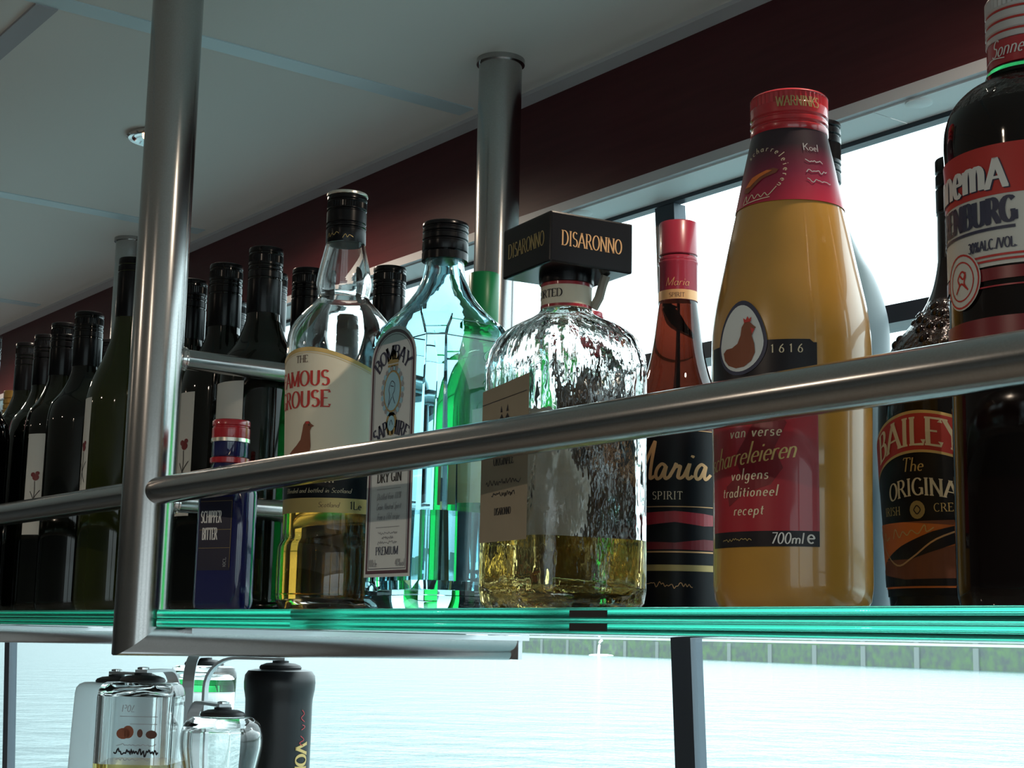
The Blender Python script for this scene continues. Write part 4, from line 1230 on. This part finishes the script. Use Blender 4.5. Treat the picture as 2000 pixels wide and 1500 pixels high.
obj('screw_cap', cap_bm(.0119, .224, .255, (.246, .238), None), 'black_cap', t)
obj('neck_foil', lathe([(.0113, .186), (.0117, .19), (.0113, .2225), (.0117, .2228), (.0117, .2238)], 48), 'black_foil', t)
mb = cylmap(bf, -86, .0005)
def btop(s):
    return .0830+.0240*sin(pi*min(max(s, 0), 1))**.8
def bin_(s):
    return .0625+.0235*sin(pi*min(max(s, 0), 1))**.8
bw = .052
lb = patch('label', mb, -bw, bw, .010, .12, 'label_black', t, top=btop, nu=44, nv=14)
mb2 = cylmap(bf, -86, .0007)
patch('red_arch', mb2, -bw, bw, 0, 0, 'red_ink', lb, top=lambda s: btop(s)-.0016, bot=bin_, nu=44, nv=5)
patch('gold_edge', mb2, -bw, bw, 0, 0, 'gold_ink', lb, top=btop, bot=lambda s: btop(s)-.0016, nu=44, nv=1)
patch('gold_edge', mb2, -bw, bw, 0, 0, 'gold_ink', lb, top=bin_, bot=lambda s: bin_(s)-.0014, nu=44, nv=1)
mb3 = cylmap(bf, -86, .0010)
def onarch(u, v):
    s = (u+bw)/(2*bw)
    return u, v+bin_(s)
text('lettering', 'BAILEYS', mb3, .0142, 'cream_ink', lb, u=.003, v=.0028, bend=onarch, thick=.19, thin=.07, sx=.98)
text('lettering', 'The', mb3, .0072, 'gold_ink', lb, u=-.002, v=.0748, slant=.2, serif=False, thick=.12, thin=.05)
def orig(u, v):
    return u, v-.09*(u/.04)**2*.12
text('lettering', 'ORIGINAL', mb3, .0088, 'cream_ink', lb, u=.004, v=.0622, bend=orig, thick=.17, thin=.06, sx=.95)
text('lettering', 'IRISH', mb3, .0042, 'gold_ink', lb, u=-.0185, v=.0525, thick=.12, gap=.12)
text('lettering', 'CREAM', mb3, .0042, 'gold_ink', lb, u=.0190, v=.0532, thick=.12, gap=.12)
shape('seal_print', mb3, [ell(0, .0545, .0046, .0048, n=16)], 'dull_gold', lb)
strokes('seal_print', [[(-.002, .0545), (0, .0567), (.002, .0545), (0, .0523), (-.002, .0545)]], cylmap(bf, -86, .0012), .0006, 'dark_print', lb)
patch('orange_scene', mb2, -bw+.004, bw, .0140, .0485, 'orange_ink', lb, nu=36, nv=8)
shape('hills_print', mb3, [[(-.010, .0485), (.02, .0487), (.045, .0487), (.045, .0455), (.020, .0460)]], 'brown_ink', lb)
shape('hills_print', mb3, [[(-.044, .020), (-.030, .0285), (-.010, .030), (.010, .034), (.045, .040), (.045, .018), (-.036, .016)]], 'brown_ink', lb)
shape('hills_print', cylmap(bf, -86, .0012), [[(-.028, .029), (-.012, .036), (.008, .043), (.03, .048), (.03, .040), (.012, .034), (-.005, .029)]], 'dark_print', lb)
shape('hills_print', cylmap(bf, -86, .0012), [[(-.040, .015), (.03, .015), (.03, .019), (-.010, .0185), (-.036, .022)]], 'dark_print', lb)
strokes('swirl_print', [[(-.036, .046), (-.030, .036), (-.016, .026), (-.004, .030), (.010, .039), (.03, .046)]], cylmap(bf, -86, .0013), .0009, 'copper_ink', lb)
strokes('signature', [[(-.030, .0385), (-.027, .0435), (-.026, .0395), (-.022, .041)], [(-.018, .0400), (-.016, .0450), (-.013, .0405), (-.010, .0435), (-.007, .0415), (-.004, .0440), (0, .042), (.004, .0465), (.005, .043), (.009, .045)]], cylmap(bf, -86, .0014), .0006, 'gold_ink', lb)

# ================================================================== herb bitter at the right edge
t = thing('herb_bitter_bottle', 'big dark bottle with white cap and red-white label at the right picture edge', 'bottle', (-.4097, .6010, ZS))
sp2 = [(.034, 0), (.0378, .0015), (.0392, .006), (.0395, .012), (.0395, .196)] + spline([(.0402, .208), (.0404, .216), (.0394, .225), (.0360, .2335), (.0300, .2400), (.0240, .2435), (.0212, .2455)], 5) + [(.0200, .2465), (.0205, .2480), (.0200, .2495), (.0190, .251), (.0186, .284)]
sf = rfun_of(sp2)
o = obj('bottle_glass', lathe(sp2, 72), ['brown_glass', 'brown_bumpy', 'green_tint'], t)
for p in o.data.polygons:
    if .228 < p.center.z < .2425:
        p.material_index = 1
    if .2455 < p.center.z < .2505:
        p.material_index = 2
cp = obj('screw_cap', cap_bm(.0199, .2632, .2865, (.2668, .2722, .2775), (.2795, .2845), .0018), 'white_cap', t)
for z in (.2667, .2722, .2775):
    obj('red_ring', lathe([(.0188, z-.0006), (.01945, z-.0005), (.01945, z+.0005), (.0188, z+.0006)], 64), 'red_ink', cp, label='red ring in the cap groove')
fo = obj('neck_foil', lathe([(.0190, .2510), (.0195, .2512), (.0195, .2628), (.0190, .2632)], 64), 'red_cap', t)
text('lettering', 'Sonnema', cylmap(lambda z: .0195, -76, .0005), .0080, 'white_ink', fo, u=0, v=.2548, slant=.3, serif=False, thick=.09, thin=.05, sx=.72)
strokes('underline_print', [[(-.016, .2530), (-.010, .2545), (-.002, .2535)]], cylmap(lambda z: .0195, -84, .0005), .0005, 'white_ink', fo)
mz = cylmap(sf, -112, .0004)
lw = .056
lb = patch('label', mz, -lw, lw, .1505, .2055, 'white_paper', t, nu=44, nv=10)
mz2 = cylmap(sf, -112, .0006)
patch('red_band', mz2, -lw, lw, .1825, .2055, 'red_ink', lb, nu=44, nv=5)
mz3 = cylmap(sf, -112, .0009)
mz4 = cylmap(sf, -112, .0012)
for mm, ink, du in ((mz3, 'navy_ink', .0006), (mz4, 'white_ink', 0)):
    text('lettering', 'Sonnem'.lower(), mm, .0212, ink, lb, u=.0176+du, v=.1858-du*.8, anchor='r', serif=False, thick=.17, thin=.07, sx=.68)
    text('lettering', 'A', mm, .0128, ink, lb, u=.0228+du, v=.1858-du*.8, thick=.24, thin=.10, sx=.86)
text('lettering', 'BERENBURG', mz3, .0112, 'navy_ink', lb, u=.0312, v=.1695, anchor='r', thick=.27, thin=.10, sx=.76)
patch('underline_print', mz3, -.050, .0305, .1664, .1678, 'navy_ink', lb, nu=30, nv=1)
text('lettering', '30%ALC./VOL.', mz3, .0046, 'navy_ink', lb, u=.0312, v=.1578, anchor='r', serif=False, thick=.17, thin=.10, sx=.66)
for z in (.1527, .1549):
    patch('red_rule', mz3, .002, lw, z-.0005, z+.0005, 'red_ink', lb, nu=24, nv=1)
se = cylmap(sf, -112, .0012)
sl2 = shape('seal_print', se, [ell(.0022, .1462, .0118, .0132, n=32)], 'white_paper', lb, .002)
se2 = cylmap(sf, -112, .0014)
for r0, r1 in ((.0112, .0104), (.0082, .0076)):
    polys = []
    for i in range(32):
        a0, a1 = 360*i/32, 360*(i+1)/32
        polys.append([(.0022+r*cos(radians(a)), .1462+r*1.12*sin(radians(a))) for r, a in ((r0, a0), (r0, a1), (r1, a1), (r1, a0))])
    shape('seal_ring', se2, polys, 'red_ink', lb, .01)
strokes('seal_print', [[(-.0015+p, .1412+q) for p, q in w_] for w_ in ([(-.0003, 0), (.0022, .0035), (.0012, .0065), (.0042, .0095), (.0067, .0075), (.0057, .004), (.0082, .0005)], [(.0007, .0015), (.0037, .004), (.0072, .0015)], [(.0027, .008), (.0052, .006), (.0067, .009)])], se2, .0009, 'red_ink', lb)
patch('dark_red_band', mz2, -lw, lw, .1440, .1495, 'deep_red_ink', t, nu=44, nv=2)
patch('red_rule', mz2, -lw, lw, .1408, .1415, 'crimson_ink', t, nu=44, nv=1)
patch('dark_red_band', mz2, -lw, lw, .1190, .1275, 'deep_red_ink', t, nu=44, nv=2)

# ================================================================== rotary stand with upside-down bottles under the shelf
SX, SY = -1.525, .705
stand = thing('optic_stand', 'rotary bar stand with bent metal arms holding upside-down bottles under the glass shelf', 'bottle stand', (SX, SY, 1.05))
obj('pole', lathe([(.0085, .0), (.0085, .330), (.007, .333)], 24), 'satin_alu', stand)
obj('base', lathe([(.085, 0), (.085, .008), (.078, .014), (.012, .020)], 48), 'satin_alu', stand)
def arm(bx, by, zb, w=.012, tk=.0028, high=None, reach=.024):
    """bent strap from the pole up and over to the pad on a bottle's base"""
    d = Vector((bx-SX, by-SY, 0)); L_ = d.length; d.normalize()
    z0 = zb-1.05
    top = z0+.0105
    p = [(reach, z0-.32), (reach, z0-.10), (reach, z0-.045)]
    c = []
    for i in range(9):
        a = radians(180-90*i/8)
        c.append((reach+.032+.032*cos(a), top-.032+.032*sin(a)))
    path = p+c+[(L_+.006, top)]
    pts = [(d.x*r, d.y*r, z) for r, z in path]
    side = Vector((-d.y, d.x, 0))
    o = obj('arm', strap(pts, w, tk, side), 'satin_alu', stand, smooth=False)
    pos = (d.x*L_, d.y*L_, z0)
    b_ = obj('pressure_pad', lathe([(.0215, .0002), (.0220, .002), (.0205, .0042), (.0150, .0062), (.0085, .0068), (.0085, .0088), (.0060, .0089)], 40), 'dark_rubber', o)
    b_.location = pos
    n_ = obj('arm_screw', lathe([(.0058, .0122), (.0058, .0140), (.0040, .0146)], 20), 'chrome', o)
    n_.location = pos
    bk = obj('arm_clamp', cube(.006, reach+.0015, -.008, .008, z0-.26, z0-.235), 'satin_alu', o)
    bk.rotation_euler = (0, 0, atan2(d.y, d.x))
FLIP = (pi, 0, 0)
def upside(name, label, x, y, zb, rz=0):
    return thing(name, label, 'upside-down bottle', (x, y, zb), (pi, 0, radians(rz)), group='upside-down bottles on the stand')

# clear square bottle in front
bx, by, bz = -1.4405, .6225, 1.5005
arm(bx, by, bz)
t = upside('inverted_bottle', 'clear square-shouldered upside-down bottle with small brown nut print, nearest below the post', bx, by, bz, 52)
qs = [(0, .031, .031, .020), (.002, .0345, .0345, .019), (.007, .0365, .0365, .017), (.014, .0372, .0372, .016), (.19, .0372, .0372, .016), (.205, .034, .034, .018), (.225, .022, .022, .018), (.24, .0145, .0145, .0143), (.29, .0135, .0135, .0133)]
outer = [rsect(a, b2, c, z, 7) for z, a, b2, c in qs]
inner = [rsect(.026, .026, .018, .008, 7), rsect(.0335, .0335, .014, .013, 7)]+[rsect(max(a-.0032, .009), max(b2-.0032, .009), max(c-.003, .0085), z, 7) for z, a, b2, c in qs if z > .02]
obj('bottle_glass', loft(outer+inner[::-1]), 'clear_glass', t)
obj('liqueur', loft([rsect(.0343, .0343, .013, .076, 7), rsect(.0343, .0343, .013, .188, 7), rsect(.0311, .0311, .015, .204, 7), rsect(.0112, .0112, .0108, .238, 7)]), 'amaretto', t)
# print on the outer faces (local frame is upside down: +Y local is towards the camera side)
fy = lambda u, v: (u, .0375, v)
lb = shape('nut_print', fy, [ell(-.006, .047, .0065, .0052, n=14), ell(-.0015, .0455, .0055, .0060, n=14)], 'brown_ink', t, .02)
shape('nut_print', fy, [ell(.010, .0465, .0028, .0040, n=10), ell(.021, .0475, .0055, .0040, n=12)], 'dark_brown_ink', lb, .02)
for ln in ([[(.026, .031), (-.010, .031)]], [[(.026, .038), (.0, .038)]], scribble(-.012, .026, .0575, .0016, 24, 6), scribble(-.012, .020, .071, .0022, 20, 9)):
    strokes('small_print', ln, fy, .0006, 'grey_ink', lb, 2)
text('lettering', '70cl', lambda u, v: fy(-u, v), .0062, 'grey_ink', lb, u=.002, v=.0205, serif=False, thick=.12, thin=.08, slant=.1)
strokes('bold_print', scribble(-.014, .028, .0645, .0050, 40, 12), fy, .0014, 'dark_print', lb, 2)

# frosted bottle left of it
bx, by, bz = -1.6100, .6655, 1.4940
arm(bx, by, bz)
t = upside('inverted_bottle', 'frosted white upside-down bottle at the left end of the stand', bx, by, bz)
obj('bottle_glass', loft([rsect(a, b2, c, z, 7) for z, a, b2, c in ((0, .029, .029, .015), (.002, .033, .033, .015), (.006, .0352, .0352, .014), (.012, .0358, .0358, .013), (.06, .0370, .0370, .013), (.19, .0390, .0390, .013), (.215, .028, .028, .02), (.235, .0145, .0145, .0143), (.29, .0135, .0135, .0133))]), 'frosted_glass', t)

# clear bottle at the back, partly hidden by the post
bx, by, bz = -1.6150, .7700, 1.5130
arm(bx, by, bz)
t = upside('inverted_bottle', 'clear upside-down bottle at the back, its base just under the steel bracket', bx, by, bz)
cp_ = [(.030, 0), (.0345, .002), (.0365, .008), (.0370, .014), (.0360, .05), (.0375, .055), (.0375, .19), (.034, .21), (.02, .235), (.014, .25), (.0135, .29)]
obj('bottle_glass', hollow_lathe(cp_, .003, .008), 'clear_glass', t)
obj('green_band', lathe([(.0366, .0150), (.0368, .0152), (.0363, .028), (.0361, .0282)], 48), 'green_tint', t)  # green tint stands in for the glass shelf reflected in this bottle

# small waisted clear bottle
bx, by, bz = -1.4000, .6900, 1.4690
arm(bx, by, bz, reach=.03)
t = upside('inverted_bottle', 'small clear waisted upside-down bottle in front of the black one', bx, by, bz)
hp = spline([(.0300, .001), (.0360, .006), (.0395, .016), (.0400, .028), (.0375, .042), (.0350, .056), (.0352, .075), (.0375, .10)], 4) + [(.038, .17), (.033, .19), (.018, .215), (.0135, .23), (.0132, .26)]
obj('bottle_glass', hollow_lathe([(.026, 0)]+hp, .0034, .009), 'clear_glass', t)

# black vodka bottle on the right
bx, by, bz = -1.4500, .7780, 1.5135
arm(bx, by, bz)
t = upside('inverted_bottle', 'matt black upside-down bottle with red and yellow lettering at the right of the stand', bx, by, bz)
kp = [(.026, 0), (.0330, .0015), (.0362, .006), (.0370, .013), (.0366, .020), (.0348, .030), (.0345, .036)] + [(.0345, .20), (.031, .222), (.018, .245), (.014, .26), (.0135, .29)]
kf = rfun_of(kp)
obj('bottle_glass', lathe(kp, 56), 'matt_black', t)
# local angle a -> world angle -a because of the flip; camera side right is about world +35 deg
def kmap(u, v):
    a = radians(-12)-u/.0345
    return (.0351*cos(a), .0351*sin(a), v)
lb = text('lettering', 'VODKA', lambda u, v: kmap(v, u+.102), .0150, 'gold_ink', t, u=0, v=-.004, thick=.2, thin=.09, sx=.9)
strokes('red_print', [[(.002, .040), (.005, .044), (.001, .048), (.006, .052)], [(.003, .055), (.007, .057), (.002, .060)], [(.001, .066), (.006, .070), (.0, .073), (.005, .076)]], kmap, .0009, 'red_cap', t)

# work counter that carries the stand (below the picture)
c_ = struct('trim_30', cube(ROOM_X0, .6, .52, .99, 1.0, 1.0498), 'wall')
